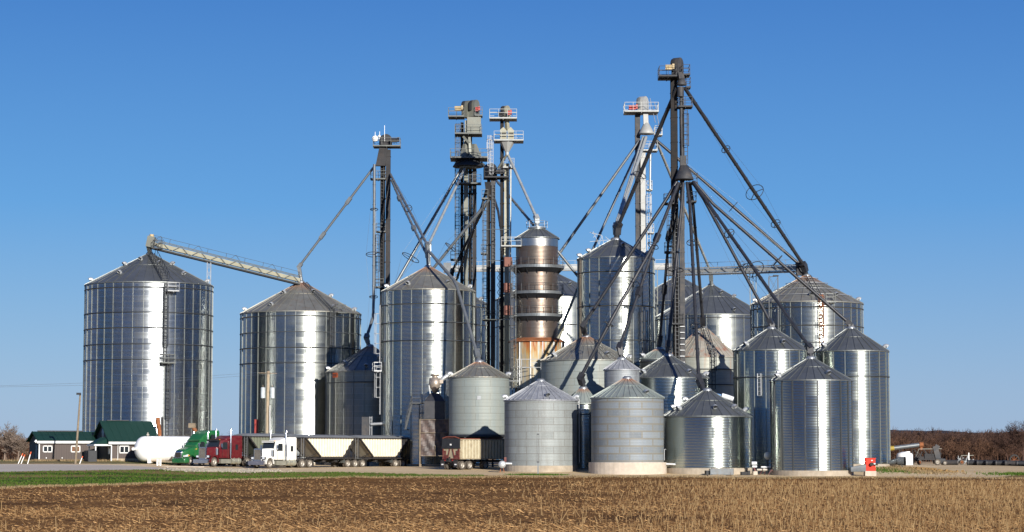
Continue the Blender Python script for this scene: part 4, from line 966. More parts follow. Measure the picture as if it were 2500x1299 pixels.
for x in (1224, 1600, 1652):
    m = MB(); a, b_ = P(x - 5, 655, 335), P(x + 5, 655, 335); g = gxy(a.x, 335); m.bar(a, (a.x, 335, g), .1); m.bar(b_, (b_.x, 335, g), .1)
    for k in range(22):
        z1 = a.z - k * 1.2; m.bar((a.x, 335, z1), (b_.x, 335, z1 - 1.2), .05)
    m.build('support_mast', M['casing_grey'], r_)
# lone frame mast beside the far right bin
tt = thing('lattice_mast', G(1888, 283), 'tall thin frame mast with a lamp arm in front of the far right bin', 'mast')
m = MB(); a, b_ = P(1877, 676, 283), P(1899, 674, 283); g = gxy(a.x, 283); m.bar(a, (a.x, 283, g), .12); m.bar(b_, (b_.x, 283, g), .12); m.bar(a, b_, .1); m.bar(P(1877, 676, 283), P(1899, 720, 283), .04); m.bar(P(1899, 676, 283), P(1877, 720, 283), .04); m.build('frame', M['ladder'], tt)
m = MB(); m.box(P(1894, 673, 283), (.7, .4, .15)); m.build('lamp', M['dark'], tt)
# tv-style antenna on the tall narrow bin
tt = thing('aerial', P(1478, 583, 275), 'spiky rooftop aerial on the left slope of the tall narrow bin', 'aerial'); m = MB()
for a, b_ in (((1440, 567), (1470, 575)), ((1448, 565), (1464, 600)), ((1470, 575), (1462, 598)), ((1440, 590), (1485, 586)), ((1478, 578), (1490, 588)), ((1452, 573), (1442, 567)), ((1470, 577), (1476, 605)), ((1455, 569), (1449, 580))): m.bar(P(*a, 274), P(*b_, 274), .05)
m.build('antenna_rods', M['ladder_light'], tt)
# ---------------------------------------------------------------- cyclone, hopper and tarp-wrapped frame
d = 273; tt = thing('dust_collector', G(1062, d), 'dark hopper with a cyclone on top and dirty tarpaulin round its frame', 'dust collector')
a = P(1062, 917, d); z = lambda y: P(1062, y, d).z; s = mpp(960, d)
m = MB(); m.lathe([(9 * s, z(913)), (11 * s, z(917)), (7 * s, z(917.5)), (7 * s, z(922)), (14 * s, z(923)), (15 * s, z(942)), (4 * s, z(960))], (a.x, d, 0), 24); m.box((a.x + 14 * s, d - .1, z(932)), (12 * s, .6, 8 * s)); m.build('cyclone', galv_flat('cyclone_steel', (.42, .36, .30), .4, .6, .5), tt)
m = MB(); m.tube([P(1074, 932, d), P(1085, 922, d - .2), P(1094, 916, d), P(1110, 916, d + 1)], .25, 10); m.build('duct', M['steel_light'], tt)
m = MB(); 
for x in (-14, 14): m.bar((a.x + x * s, d - .3, z(941)), (a.x + x * .75 * s, d - .3, z(965)), .12)
m.build('cyclone_leg', M['steel_light'], tt)
H = 25 * s
def frus(m, h0, z0, h1, z1): m.lathe([(h0 * 1.414, z0), (h1 * 1.414, z1)], (a.x, d, 0), 4, smooth=False, a0=PI / 4)
m = MB(); frus(m, H, z(980), 11 * s, z(961)); m.build('hopper_cap', M['spout_dark'], tt)
m = MB(); frus(m, H, z(1023), H, z(980)); m.box((a.x, d - H, z(1000)), (2 * H + .05, .06, .08)); m.box((a.x, d - H, z(981)), (2 * H + .08, .08, .1)); m.box((a.x, d - H - .03, z(1004)), (.12, .06, .3)); m.build('hopper_box', M['spout_dark'], tt)
# crumpled tarp
T_ = NT('dirty_tarpaulin'); ob_ = T_.tc('Object'); T_.set(Base_Color=T_.mix(T_.ramp(T_.noise(ob_, .5, 5, .75), .4, .65), (.05, .04, .038), (.13, .085, .07)), Roughness=.55); M['tarp'] = T_.m
W_ = 33 * s; rt = random.Random(4)
m = MB(); nx, nz = 14, 22; zt, zb = z(1024), z(1114); vs = []
for j in range(nz + 1):
    for i in range(nx + 1): vs.append((a.x - W_ + 2 * W_ * i / nx, d - W_ * .8 - .06 + rt.uniform(-.03, .03) + .06 * math.sin(i * 1.3 + j * .6), zb + (zt - zb) * j / nz))
m.add(vs, [(j * (nx + 1) + i, j * (nx + 1) + i + 1, (j + 1) * (nx + 1) + i + 1, (j + 1) * (nx + 1) + i) for j in range(nz) for i in range(nx)]); 
nx2 = 8
for sx in (-1, 1):
    vs = []
    for j in range(nz + 1):
        for i in range(nx2 + 1): vs.append((a.x + sx * (W_ + rt.uniform(-.03, .03)), d - W_ * .8 + 1.6 * W_ * i / nx2, zb + (zt - zb) * j / nz))
    m.add(vs, [(j * (nx2 + 1) + i, j * (nx2 + 1) + i + 1, (j + 1) * (nx2 + 1) + i + 1, (j + 1) * (nx2 + 1) + i) for j in range(nz) for i in range(nx2)])
tp = m.build('tarpaulin', M['tarp'], tt)
m = MB(); y_ = d - W_ * .8 - .22
for zz_ in (z(1057), z(1025), z(1113)): m.bar((a.x - W_, y_, zz_), (a.x + W_, y_, zz_), .06)
m.bar((a.x + .1, y_, z(1088)), (a.x + .1, y_, z(1113)), .06); m.build('tarp_rope', M['wood'], tt)
for sx in (-1, 1):
    for sy in (-1, 1):
        m = MB(); m.bar((a.x + sx * (W_ + .1), d + sy * W_ * .8, z(1024)), (a.x + sx * (W_ + .1), d + sy * W_ * .8, gxy(a.x, d) - .1), .15); m.build('post', M['wood'], tt)
# elevated stair on its left
d = 275; tt = thing('steel_stair', G(1005, d), 'open steel stair and landing left of the cyclone hopper', 'stair')
m = MB(); A = P(990, 1048, d); B = P(1006, 985, d)
for o_ in (Vector((0, -.4, 0)), Vector((0, .4, 0))): m.bar(A + o_, B + o_, .12, .2)
for k in range(13): q = A.lerp(B, k / 12); m.box(q, (.3, .8, .05))
m.bar(A + Vector((0, .4, 0)), A + Vector((0, 7, 0)), .08); m.build('flight', M['ladder'], tt)
m = MB(); 
for o_ in (Vector((0, -.4, 0)), Vector((0, .4, 0))):
    for h in (.55, 1.1): m.bar(A + o_ + Vector((0, 0, h)), B + o_ + Vector((0, 0, h)), .05)
    for k in range(5): q = A.lerp(B, k / 4) + o_; m.bar(q, q + Vector((0, 0, 1.1)), .05)
m.build('handrail', M['ladder'], tt)
pf = platform_part(tt, P(1016, 983, d), 1.1, 1.2, 0, M['ladder'], 1.2); q = P(1016, 983, d); m = MB(); m.bar((q.x + .4, d, q.z - .1), (q.x + 1.5, d, q.z - .1), .1); m.bar((q.x + .4, d, q.z - 1.3), (q.x + 1.5, d, q.z - 1.3), .1); m.bar((q.x + .4, d, q.z), (q.x + .4, d, gxy(q.x, d)), .1); m.build('support', M['ladder'], tt)
# ---------------------------------------------------------------- lorries: modelled round the origin, x runs back from the front bumper, -y is the side seen
M['tyre'] = paint('dusty_tyre', (.07, .06, .05), .85, 0, .15, 3, .5, (.20, .16, .12))
M['rim'] = paint('dull_alloy_rim', (.42, .39, .34), .5, .3, .2, 3, .3)
M['mud'] = paint('mudflap_rubber', (.018, .017, .017), .8)
M['frame'] = paint('chassis_black', (.03, .03, .032), .55, .2, .2, 2, .3, (.16, .12, .09))
M['tank'] = paint('brushed_tank', (.50, .50, .42), .35, .6, .15, 1, .2)
M['amber'] = paint('amber_lens', (.9, .35, .03), .25); M['redlens'] = paint('red_lens', (.35, .02, .015), .5); M['lamp'] = paint('lamp_glass', (.75, .78, .8), .12)
M['tape_w'] = paint('white_tape', (.8, .8, .8), .5); M['rubber'] = M['mud']
ROTZ = R(53.5)
def both(parent, name, fn, mat, sub=None):
    for s in (-1, 1):
        m = MB(); fn(m, s); ob = m.build(name, mat, parent)
        if sub: sub(ob, s)
_wm = {}
def wheel(parent, x, y, dual=False, r=.51, rimcol='rim'):
    "y<0 is the visible side; hub faces outwards"
    s = -1 if y < 0 else 1; k = (dual, r, s, rimcol)
    if k not in _wm:
        w_ = .56 if dual else .28
        m = MB(); o = m.M; m.M = Matrix.Rotation(-PI / 2 * s, 4, 'X')       # local z -> outward
        m.lathe([(.02, w_ * .5 - .02), (.10, w_ * .5 - .01), (.12, w_ * .5 - .10), (r * .48, w_ * .5 - .12), (r * .55, w_ * .5 - .01), (r * .6, w_ * .5 - .005), (r * .6, -w_ * .5)], (0, 0, 0), 20)
        for j in range(8):
            a = 2 * PI * j / 8; m.lathe([(.028, w_ * .5 - .10), (.028, w_ * .5 - .07), (.001, w_ * .5 - .07)], (r * .36 * math.cos(a), r * .36 * math.sin(a), 0), 6)
        rim = m.mesh('rim', M[rimcol])
        m = MB(); m.M = Matrix.Rotation(-PI / 2 * s, 4, 'X')
        if dual:
            for c in (w_ * .26, -w_ * .26): m.lathe([(r * .56, c + .12), (r * .92, c + .13), (r, c + .09), (r, c - .09), (r * .92, c - .13), (r * .56, c - .12)], (0, 0, 0), 28)
        else: m.lathe([(r * .57, .13), (r * .92, .14), (r, .10), (r, -.10), (r * .92, -.14), (r * .57, -.13)], (0, 0, 0), 28)
        _wm[k] = (rim, m.mesh('tyre', M['tyre']))
    a = bpy.data.objects.new('wheel', _wm[k][0]); COL.objects.link(a); a.parent = parent; a.location = (x, y, r)
    b = bpy.data.objects.new('tyre', _wm[k][1]); COL.objects.link(b); b.parent = a
def plane_root(name, px, d, label, cat, group, rz=ROTZ, dz=0):
    g = G(px, d); o = lthing(name, (g.x, g.y, g.z + dz), label, cat, group, rz); return o
def tractor(px, d, label, col, aero=False, sleeper=3.55, hood_h=2.05, visor=False, dz=0, slen=5.75, bumper='chrome', stripe=None):
    t = plane_root('semi_truck', px, d, label, 'semi truck', 'semi trucks parked in a row', dz=dz); cm = col
    body = M[cm]
    m = MB(); m.bb(.6, 8.9, -.45, -.36, .72, .98); m.bb(.6, 8.9, .36, .45, .72, .98); m.bb(6.4, 8.5, -.42, .42, .98, 1.08); m.bb(5.8, 6.0, -.45, .45, .7, .95); m.bb(1.1, 1.3, -.9, .9, .45, .6); m.bb(6.8, 6.95, -.8, .8, .45, .6); m.bb(8.2, 8.35, -.8, .8, .45, .6); m.build('chassis', M['frame'], t)
    if aero:
        m = MB(); m.loft([(.05, 1.02, .35, .75), (.25, 1.16, .28, .92), (.75, 1.2, .32, .95)], .5); m.build('bumper', body, t)
        m = MB(); m.loft([(.12, .62, .85, 1.55), (.45, .80, .85, 1.78), (1.2, .95, .85, 1.98), (2.35, 1.05, .95, 2.22)], .55); hd = m.build('hood', body, t)
        m = MB(); m.loft([(.04, .52, .85, 1.52), (.2, .6, .82, 1.66)], .3); gr = m.build('grille', M['chrome'], t)
        m = MB(); m.loft([(.02, .45, .9, 1.46), (.1, .45, .9, 1.46)], .3); [m.bb(.0, .03, y - .012, y + .012, .92, 1.44) for y in (-.36, -.24, -.12, 0, .12, .24, .36)]; m.build('grille_mesh', M['black'], gr)
        def fen(m, s):
            pts = [(1.25 + .72 * math.cos(R(a)), .55 + .72 * math.sin(R(a))) for a in range(180, -1, -20)]
            poly = pts + [(x_ * .84 + 1.25 * .16, z_ * .84 + .09) for x_, z_ in pts[::-1]]
            m.prism(poly, s * 1.2 - .001, s * .62); 
        both(t, 'fender', fen, body)
        def hl(m, s): m.loft([(.2, .20, .98, 1.16), (.75, .16, 1.0, 1.28)], .5); m.v = [Vector((v.x, v.y + s * .93, v.z)) for v in m.v]
        def ind(ob, s): q = MB(); q.box((.78, s * 1.12, 1.14), (.3, .06, .12)); q.build('indicator', M['amber'], ob)
        both(t, 'headlight', hl, M['lamp'], ind)
        m = MB(); m.loft([(2.05, 1.0, .95, 2.3), (2.35, 1.08, .85, 2.55), (2.95, 1.14, .8, 2.85), (3.9, 1.16, .8, 3.1)], .25); m.build('cab', body, t)
        m = MB(); m.loft([(2.75, 1.0, 2.7, 2.95), (3.4, 1.14, 2.8, 3.5), (4.2, 1.2, 2.8, 3.95), (5.9, 1.22, 2.8, 4.02)], .45); m.build('roof_fairing', body, t)
        m = MB(); m.loft([(3.85, 1.18, .8, 3.2), (5.9, 1.22, .8, 3.4)], .2); sl_ = m.build('sleeper', body, t)
        m = MB(); m.bb(4.4, 5.2, -1.24, -1.21, 3.0, 3.5); m.build('side_window', M['glass'], sl_)
        ws = ((2.08, 2.12, 2.92, 2.78))
        m = MB(); m.slab([(2.13, -.94, 2.2), (2.13, .94, 2.2), (2.78, .90, 2.80), (2.78, -.90, 2.80)], .05); m.slab([(2.06, -.2, 2.22), (2.06, .2, 2.22), (2.13, .2, 2.26), (2.13, -.2, 2.26)], .02); m.build('windshield', M['glass'], t)
        m = MB(); m.bb(2.6, 2.75, -1.02, 1.02, 2.82, 2.92); m.build('visor', body, t)
    else:
        m = MB(); m.loft([(.0, 1.22, .38, .80), (.22, 1.24, .36, .84)], .2); m.bb(-.02, .0, -.28, .28, .52, .68); m.build('bumper', M[bumper], t)
        m = MB(); m.loft([(.42, .56, .95, hood_h - .08), (1.2, .64, .95, hood_h + .02), (2.25, .82, .95, hood_h + .04)], .3); hd = m.build('hood', body, t)
        m = MB(); m.loft([(.30, .58, .84, hood_h), (.45, .60, .84, hood_h + .02)], .15); gr = m.build('grille', M['chrome'], t)
        m = MB(); m.bb(.27, .305, -.49, .49, .94, hood_h - .1); m.build('grille_mesh', M['frame'], gr); m = MB()
        for k in range(11): m.bb(.255, .27, -.46 + k * .092 - .01, -.46 + k * .092 + .01, .95, hood_h - .12)
        m.build('grille_bars', M['rim'], gr)
        def fen(m, s):
            pts = [(1.2 + .70 * math.cos(R(a)), .58 + .66 * math.sin(R(a))) for a in range(190, -11, -20)]
            poly = pts + [(x_ * .86 + 1.2 * .14, z_ * .86 + .08) for x_, z_ in pts[::-1]]
            m.prism(poly, s * 1.22, s * .62); m.bb(.5, 1.9, min(s * .62, s * .9), max(s * .62, s * .9), 1.12, 1.3)
        both(t, 'fender', fen, body)
        def hl(m, s): m.box((.48, s * .88, 1.12), (.22, .40, .26))
        def ind(ob, s): q = MB(); q.box((.365, s * .88, 1.12), (.03, .32, .18)); q.build('lens', M['lamp'], ob)
        both(t, 'headlight', hl, M['chrome'], ind)
        m = MB(); m.loft([(2.20, .98, .95, 2.2), (2.42, 1.02, .9, 2.92), (3.85, 1.05, .9, 3.02)], .16); m.build('cab', body, t)
        m = MB(); m.loft([(3.9, 1.16, .85, sleeper - .25), (4.2, 1.2, .85, sleeper), (slen, 1.22, .85, sleeper + .02)], .14); sl_ = m.build('sleeper', body, t)
        m = MB(); m.bb(4.75, 5.15, -1.245, -1.21, 1.85, 2.45); m.build('side_window', M['glass'], sl_)
        m = MB(); m.loft([(3.2, .9, 2.95, 3.06), (3.95, 1.1, 2.95, sleeper - .08)], .2); m.build('roof_fairing', body, t)
        m = MB(); m.slab([(2.14, -.90, 2.17), (2.14, .90, 2.17), (2.36, .90, 2.84), (2.36, -.90, 2.84)], -.06); m.build('windshield', M['glass'], t)
        m = MB(); m.box((2.25, 0, 2.93), (.44, 1.95, .05), ry=R(20)); m.box((2.05, 0, 2.87), (.04, 1.9, .10), ry=R(10)); m.build('visor', M['frame'] if visor else body, t)
        for k in range(5): q = MB(); q.box((2.5, -.7 + k * .35, 2.99), (.12, .09, .09)); q.build('roof_lamp', M['amber'], t)
        def ac(m, s): m.tube([(2.0, s * .78, 1.3), (2.0, s * .78, 2.0)], .22, 12); 
        both(t, 'air_cleaner', ac, M['chrome'])
    zt = sleeper + .45 if not aero else 3.6
    def st(m, s): m.tube([(3.88, s * 1.25, .9), (3.88, s * 1.25, zt), (4.0, s * 1.25, zt + .3)], .085, 10); m.tube([(3.88, s * 1.25, 1.3), (3.88, s * 1.25, 2.6)], .13, 10)
    both(t, 'exhaust_stack', st, M['chrome'])
    def ft(m, s): m.tube([(4.15, s * .92, .62), (5.75, s * .92, .62)], .34, 16); m.bb(4.5, 4.56, s * .92 - .36, s * .92 + .36, .3, .98); m.bb(5.3, 5.36, s * .92 - .36, s * .92 + .36, .3, .98)
    both(t, 'fuel_tank', ft, M['tank'])
    def stp(m, s): m.bb(2.35, 4.05, min(s * .75, s * 1.18), max(s * .75, s * 1.18), .35, .82)
    both(t, 'step_box', stp, M['tank'] if not aero else body)
    def mir(m, s): m.box((2.35, s * 1.32, 2.3), (.1, .2, .5)); m.bar((2.4, s * 1.0, 2.5), (2.38, s * 1.3, 2.5), .04); m.bar((2.4, s * 1.0, 2.1), (2.38, s * 1.3, 2.1), .04)
    both(t, 'mirror', mir, M['chrome'])
    def dw(m, s): y = s * (1.05 if not aero else 1.15); m.slab([(2.6, y, 1.9), (3.5, y, 1.9), (3.5, y, 2.7), (2.8, y, 2.7)], .03 if s > 0 else -.03)
    def dh(ob, s): q = MB(); y = s * (1.07 if not aero else 1.17); q.bb(2.62, 2.64, y - .01, y + .01, 1.0, 2.5); q.bb(3.55, 3.57, y - .01, y + .01, 1.0, 2.5); q.build('door_seam', M['frame'], ob)
    both(t, 'door_window', dw, M['glass'], dh)
    for s in (-1, 1):
        wheel(t, 1.22, s * 1.04, False); wheel(t, 6.9, s * .92, True); wheel(t, 8.25, s * .92, True)
        m = MB(); m.bb(8.85, 8.88, s * .92 - .3, s * .92 + .3, .25, 1.05); m.build('mud_flap', M['mud'], t)
        m = MB(); m.bb(6.2, 6.25, s * .92 - .3, s * .92 + .3, .7, 1.15); m.build('quarter_fender', M['chrome'], t)
    t.scale = (1, 1, 1.08)
    if stripe:
        m = MB(); m.slab([(.9, -.86, 1.55), (2.3, -1.06, 1.85), (2.3, -1.06, 1.98), (.9, -.84, 1.62)], -.03); m.build('stripe', M[stripe], t)
    return t
def hopper_trailer(px, d, s0, L, fs, rs, axles, label, side='cream', front_show=True, top=3.62, dz=0, low=1.35, dolly=False):
    t = plane_root('hopper_trailer', px, d, label, 'hopper trailer', 'grain trailers', dz=dz); x0, x1 = s0, s0 + L; hw_ = 1.28
    poly = [(x0, top), (x0 + fs, low), (x1 - rs, low), (x1, top)]
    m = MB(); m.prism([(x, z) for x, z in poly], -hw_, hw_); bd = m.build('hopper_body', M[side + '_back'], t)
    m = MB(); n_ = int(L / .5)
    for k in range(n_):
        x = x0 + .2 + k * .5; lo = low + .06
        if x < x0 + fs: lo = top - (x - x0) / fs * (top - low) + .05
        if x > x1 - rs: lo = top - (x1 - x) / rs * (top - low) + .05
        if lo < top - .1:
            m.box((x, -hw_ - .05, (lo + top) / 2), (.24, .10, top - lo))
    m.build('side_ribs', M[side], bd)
    m = MB()
    for y in (-hw_ - .08, hw_ + .08): m.bar((x0, y, top), (x1, y, top), .14); m.bar((x0, y, top), (x0 + fs, y, low), .17); m.bar((x1, y, top), (x1 - rs, y, low), .17); m.bar((x0 + .6, y, 1.16), (x1 + .1, y, 1.16), .14)
    m.bb(x0 + fs, x1 - rs, -hw_ * .9, hw_ * .9, 1.0, low)
    m.build('side_rail', M['frame'], t)
    m = MB(); k = int((L - .8) / .5)
    for j in range(k): m.bb(x0 + .8 + j * .5, x0 + 1.02 + j * .5, -hw_ - .105, -hw_ - .095, 1.13, 1.18)
    m.build('marker_tape', M['redlens'], t); m = MB()
    for j in range(k): m.bb(x0 + 1.05 + j * .5, x0 + 1.22 + j * .5, -hw_ - .105, -hw_ - .095, 1.13, 1.18)
    m.build('marker_tape', M['tape_w'], t)
    # tarp arch
    secs = []
    m = MB(); prof = [(-hw_ - .08, 0), (-hw_ * .9, .16), (-hw_ * .5, .30), (0, .36), (hw_ * .5, .30), (hw_ * .9, .16), (hw_ + .08, 0)]
    vs = []
    for x, sc in ((x0 - .15, .7), (x0 + .5, 1), (x1 - .5, 1), (x1 + .15, .6)):
        for y, z in prof: vs.append((x, y, top + .06 + z * sc))
    fs_ = [(i * 7 + j, i * 7 + j + 1, (i + 1) * 7 + j + 1, (i + 1) * 7 + j) for i in range(3) for j in range(6)]
    m.add(vs, fs_, True); m.add(vs[:7], [tuple(range(7))]); m.add(vs[-7:], [tuple(range(6, -1, -1))]); m.add([vs[0], vs[6], vs[-1], vs[-7]], [(0, 1, 2, 3)]); m.build('roll_tarp', M['tarp_grey'], t)
    # end frames, braces, ladder, chassis
    m = MB()
    for x in (x0 + .08, x1 - .08):
        for y in (-hw_ + .1, -.4, .4, hw_ - .1): m.bar((x, y, 1.0), (x, y, top), .09)
        m.bar((x, -hw_, top - .05), (x, hw_, top - .05), .1)
    for y in (-1.0, 1.0): m.bar((x0 + .1, y, 1.1), (x0 + fs, y, low + .5), .07); m.bar((x1 - .1, y, 1.1), (x1 - rs, y, low + .5), .07)
    for y in (-.45, .45): m.bar((x0, y, 1.0), (x1 + .15, y, 1.0), .12, .22)
    for x in (x0 + fs + 1, x1 - rs - 1): m.bar((x, -1.0, .85), (x, 1.0, .85), .5, .3)
    m.build('end_frame', M['frame'], t)
    m = MB()
    for y in (-hw_ + .15, -hw_ + .55): m.bar((x0 - .06, y, 1.1), (x0 - .06, y, top), .045)
    for k in range(8): m.bar((x0 - .06, -hw_ + .15, 1.25 + k * .3), (x0 - .06, -hw_ + .55, 1.25 + k * .3), .035)
    m.build('ladder', M['ladder_light'], t)
    for ax in axles:
        for s in (-1, 1): wheel(t, ax, s * .95, True)
        m = MB(); m.bar((ax, -.8, .5), (ax, .8, .5), .14); m.build('axle', M['frame'], t)
    for s in (-1, 1):
        m = MB(); m.bb(axles[-1] + .65, axles[-1] + .68, s * .95 - .3, s * .95 + .3, .2, 1.0); m.build('mud_flap', M['mud'], t)
        m = MB(); m.bb(axles[0] - .75, axles[0] - .7, s * .95 - .33, s * .95 + .33, .6, 1.1); m.box(((axles[0] + axles[-1]) / 2, s * .95, 1.09), (axles[-1] - axles[0] + 1.5, .66, .05)); m.build('fender', M['platform'], t)
    return t
M['green'] = paint('green_truck_paint', (.008, .105, .03), .3, 0, .08, 2, .12); M['maroon'] = paint('maroon_truck_paint', (.10, .008, .013), .3, 0, .08, 2, .12); M['truck_white'] = paint('white_truck_paint', (.72, .71, .66), .3, 0, .04, 2, .12)
M['cream'] = paint('cream_panel', (.80, .75, .60), .5, 0, .06, 1.2, .2, (.4, .3, .18)); M['cream_back'] = paint('cream_panel_behind_ribs', (.60, .54, .41), .55, 0, .1, 1.2, .35, (.35, .26, .15)); M['olive_back'] = paint('olive_panel_behind_ribs', (.15, .16, .115), .6, 0, .1); M['olive'] = paint('olive_grey_panel', (.17, .18, .13), .6, 0, .1); M['tarp_grey'] = paint('grey_roll_tarp', (.17, .18, .19), .6, 0, .15, 1); M['gold'] = paint('gold_stripe', (.4, .30, .05), .4); M['bumper_grey'] = paint('dull_bumper', (.30, .30, .35), .3, .7)  # hopper body panels are toned darker than their ribs
tractor(440, 266, 'green aerodynamic semi truck with roof fairing, furthest left of the row', 'green', aero=True, stripe='gold')
tractor(495, 262.5, 'maroon long-nosed semi truck between the green and the white one', 'maroon', sleeper=3.45, visor=True, slen=5.9, hood_h=2.15, bumper='chrome')
hopper_trailer(495, 262.5, 6.9, 9.6, 2.4, 1.8, (14.6, 16.0), 'olive-fronted hopper trailer with dark tarp, coupled to the maroon truck', side='olive')
tractor(629, 258, 'white long-nosed semi truck with sleeper, foremost in the row', 'truck_white', sleeper=3.4, hood_h=2.15, bumper='bumper_grey')
hopper_trailer(629, 258, 7.2, 9.0, 2.8, 2.0, (15.2, 16.6, 18.0), 'first cream ribbed hopper trailer behind the white truck, on three axles')
hopper_trailer(629, 258, 17.2, 9.6, 2.6, 2.5, (24.4, 25.8), 'second cream ribbed hopper trailer, last of the white truck pair, two axles')
# dump trailer standing by the raised bin, seen from its front corner
t = plane_root('dump_trailer', 1103, 252.5, 'parked cream ribbed dump trailer with black headboard, under the raised pale bin', 'dump trailer', None)
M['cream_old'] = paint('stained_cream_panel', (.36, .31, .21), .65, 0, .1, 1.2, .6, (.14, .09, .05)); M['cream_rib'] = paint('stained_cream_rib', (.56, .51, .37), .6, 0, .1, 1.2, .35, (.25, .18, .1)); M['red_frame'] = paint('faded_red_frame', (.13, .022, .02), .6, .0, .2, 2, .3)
L_ = 9.5
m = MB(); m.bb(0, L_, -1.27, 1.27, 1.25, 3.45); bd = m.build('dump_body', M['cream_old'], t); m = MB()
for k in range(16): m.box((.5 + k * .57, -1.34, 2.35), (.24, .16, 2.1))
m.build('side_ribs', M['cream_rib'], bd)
m = MB(); m.bar((0, -1.31, 3.45), (L_, -1.31, 3.45), .14); m.bar((0, -1.31, 1.28), (L_, -1.31, 1.28), .14); m.build('side_rail', M['cream_old'], t)
m = MB(); m.bb(-.12, -.02, -1.3, 1.3, 2.55, 3.6); m.bb(-.14, .02, -1.34, 1.34, 2.45, 2.55); hb = m.build('headboard', M['dark'], t); m = MB(); m.bb(-.14, -.125, -.12, .12, 2.8, 2.98); m.build('notice', M['white'], hb)
m = MB(); m.tube([(-.1, -1.2, 3.62), (-.1, -.6, 3.78), (-.1, .6, 3.78), (-.1, 1.2, 3.62)], .08, 6); m.bb(0, L_, -1.2, 1.2, 3.5, 3.62); m.build('rolled_cover', paint('rust_red_cover', (.18, .05, .03), .7), t)
m = MB()
for s in (-1, 1): m.bar((-.04, s * .5, 1.3), (-.04, s * .2, 2.4), .1); m.bar((-.06, s * 1.15, 1.3), (-.06, s * 1.15, 2.4), .12); m.bb(-.1, -.02, s * .85 - .3, s * .85 + .3, 1.35, 1.7); m.bb(-.09, -.02, s * .95 - .2, s * .95 + .2, 1.75, 2.2)
m.bb(-.1, 0, -1.25, 1.25, 1.2, 1.32); m.build('front_frame', M['red_frame'], t)
m = MB()
for s in (-1, 1): m.bar((-.1, s * .45, 1.0), (L_, s * .45, 1.0), .15, .25); m.bb(-.45, -.4, s * .95 - .28, s * .95 + .28, .3, .95)
m.bar((-.4, -1.2, 1.02), (-.4, 1.2, 1.02), .15); m.bb(.2, .5, -.3, .3, .5, 1.3); m.bar((-.35, 0, 1.0), (-.35, 0, 1.5), .16); m.build('chassis', M['frame'], t)
for s in (-1, 1): m = MB(); m.bb(-.47, -.455, s * .95 - .16, s * .95 + .14, .55, .68); m.build('flap_mark', M['tape_w'], t)
for ax in (.55, 1.95, 4.9):
    for s in (-1, 1): wheel(t, ax, s * .95, True)
for s in (-1, 1): m = MB(); m.box((-.5, s * .55, 1.08), (.06, .16, .1)); m.build('tail_lamp', M['redlens'], t)
# ---------------------------------------------------------------- office buildings
def siding(name, col):
    t = NT(name); o = t.tc('Object'); s = t.sep(o)
    x = t.math('ADD', t.math('MULTIPLY', s[0], 1.0), t.math('MULTIPLY', s[1], 1.0))
    fr = t.math('FRACT', t.math('MULTIPLY', x, 3.2)); ln = t.math('LESS_THAN', fr, .14)
    t.set(Base_Color=t.mix(t.math('MULTIPLY', ln, .55), t.mix(t.noise(o, .8, 4), col, tuple(c * .8 for c in col)), tuple(c * .4 for c in col)), Roughness=.75); return t.m
M['siding'] = siding('dark_brown_siding', (.085, .065, .058)); M['green_roof'] = paint('dark_green_metal_roof', (.006, .036, .025), .6, .1, .06, .5); M['trim'] = paint('white_trim', (.72, .72, .70), .5)
M['blind'] = paint('brown_blind', (.16, .07, .03), .7); M['base_stone'] = paint('pale_base_course', (.45, .36, .24), .9, 0, .2)
def gable(t, x0, x1, y0, y1, zb, ze, zr, ov=.35):
    "ridge along x; front is y0"
    yc = (y0 + y1) / 2
    m = MB(); m.bb(x0, x1, y0, y1, zb - .6, ze); vs = [(x0, y0, ze), (x0, y1, ze), (x0, yc, zr - .12), (x1, y0, ze), (x1, y1, ze), (x1, yc, zr - .12)]
    m.add(vs, [(0, 1, 2), (3, 5, 4), (0, 2, 5, 3), (2, 1, 4, 5)]); w_ = m.build('wall', M['siding'], t)
    sl_ = (zr - ze) / (yc - y0); m = MB()
    for s in (-1, 1):
        ye = yc + s * ((y1 - y0) / 2 + ov); ze_ = ze - sl_ * ov
        P_ = [(x0 - ov, ye, ze_ + .06), (x1 + ov, ye, ze_ + .06), (x1 + ov, yc, zr + .0), (x0 - ov, yc, zr + .0)]
        m.slab(P_ if s < 0 else P_[::-1], .1)
        for k in range(int((x1 - x0) / .9) + 1): x = x0 - ov + .1 + k * .9; m.bar((x, ye, ze_ + .18), (x, yc, zr + .12), .04)
    rf = m.build('roof', M['green_roof'], t); m = MB(); m.bar((x0 + .4, yc, zr + .16), (x1 - 2.4, yc, zr + .16), .3, .12); m.build('ridge_vent', M['dark'], rf)
    m = MB(); ye = y0 - ov; m.box(((x0 + x1) / 2, ye - .03, ze - sl_ * ov + .02), (x1 - x0 + 2 * ov, .06, .3)); m.build('fascia', M['trim'], t)
    m = MB()
    for x, y in ((x0 - .01, y0 - .01), (x1 + .01, y0 - .01)): m.box((x, y, (zb + ze) / 2), (.14, .14, ze - zb))
    m.build('corner_board', M['trim'], t); return w_
def window(t, x, z, w_, h, y, blind=False):
    m = MB()
    for (a, b, c, d_) in ((x, x + w_, z, z + .12), (x, x + w_, z + h - .12, z + h), (x, x + .12, z, z + h), (x + w_ - .12, x + w_, z, z + h), (x + w_ / 2 - .05, x + w_ / 2 + .05, z, z + h)): m.bb(a, b, y - .06, y, c, d_)
    f = m.build('window', M['trim'], t); m = MB(); m.bb(x + .1, x + w_ - .1, y - .03, y + .0, z + .1, z + h - .1); m.build('pane', M['glass'] if not blind else M['blind'], f)
    return f
RZ = R(25); g = G(104, 275)
t = lthing('office_building', (g.x, g.y, g.z), 'long low brown building with green roof and two white-framed windows', 'building', None, RZ)
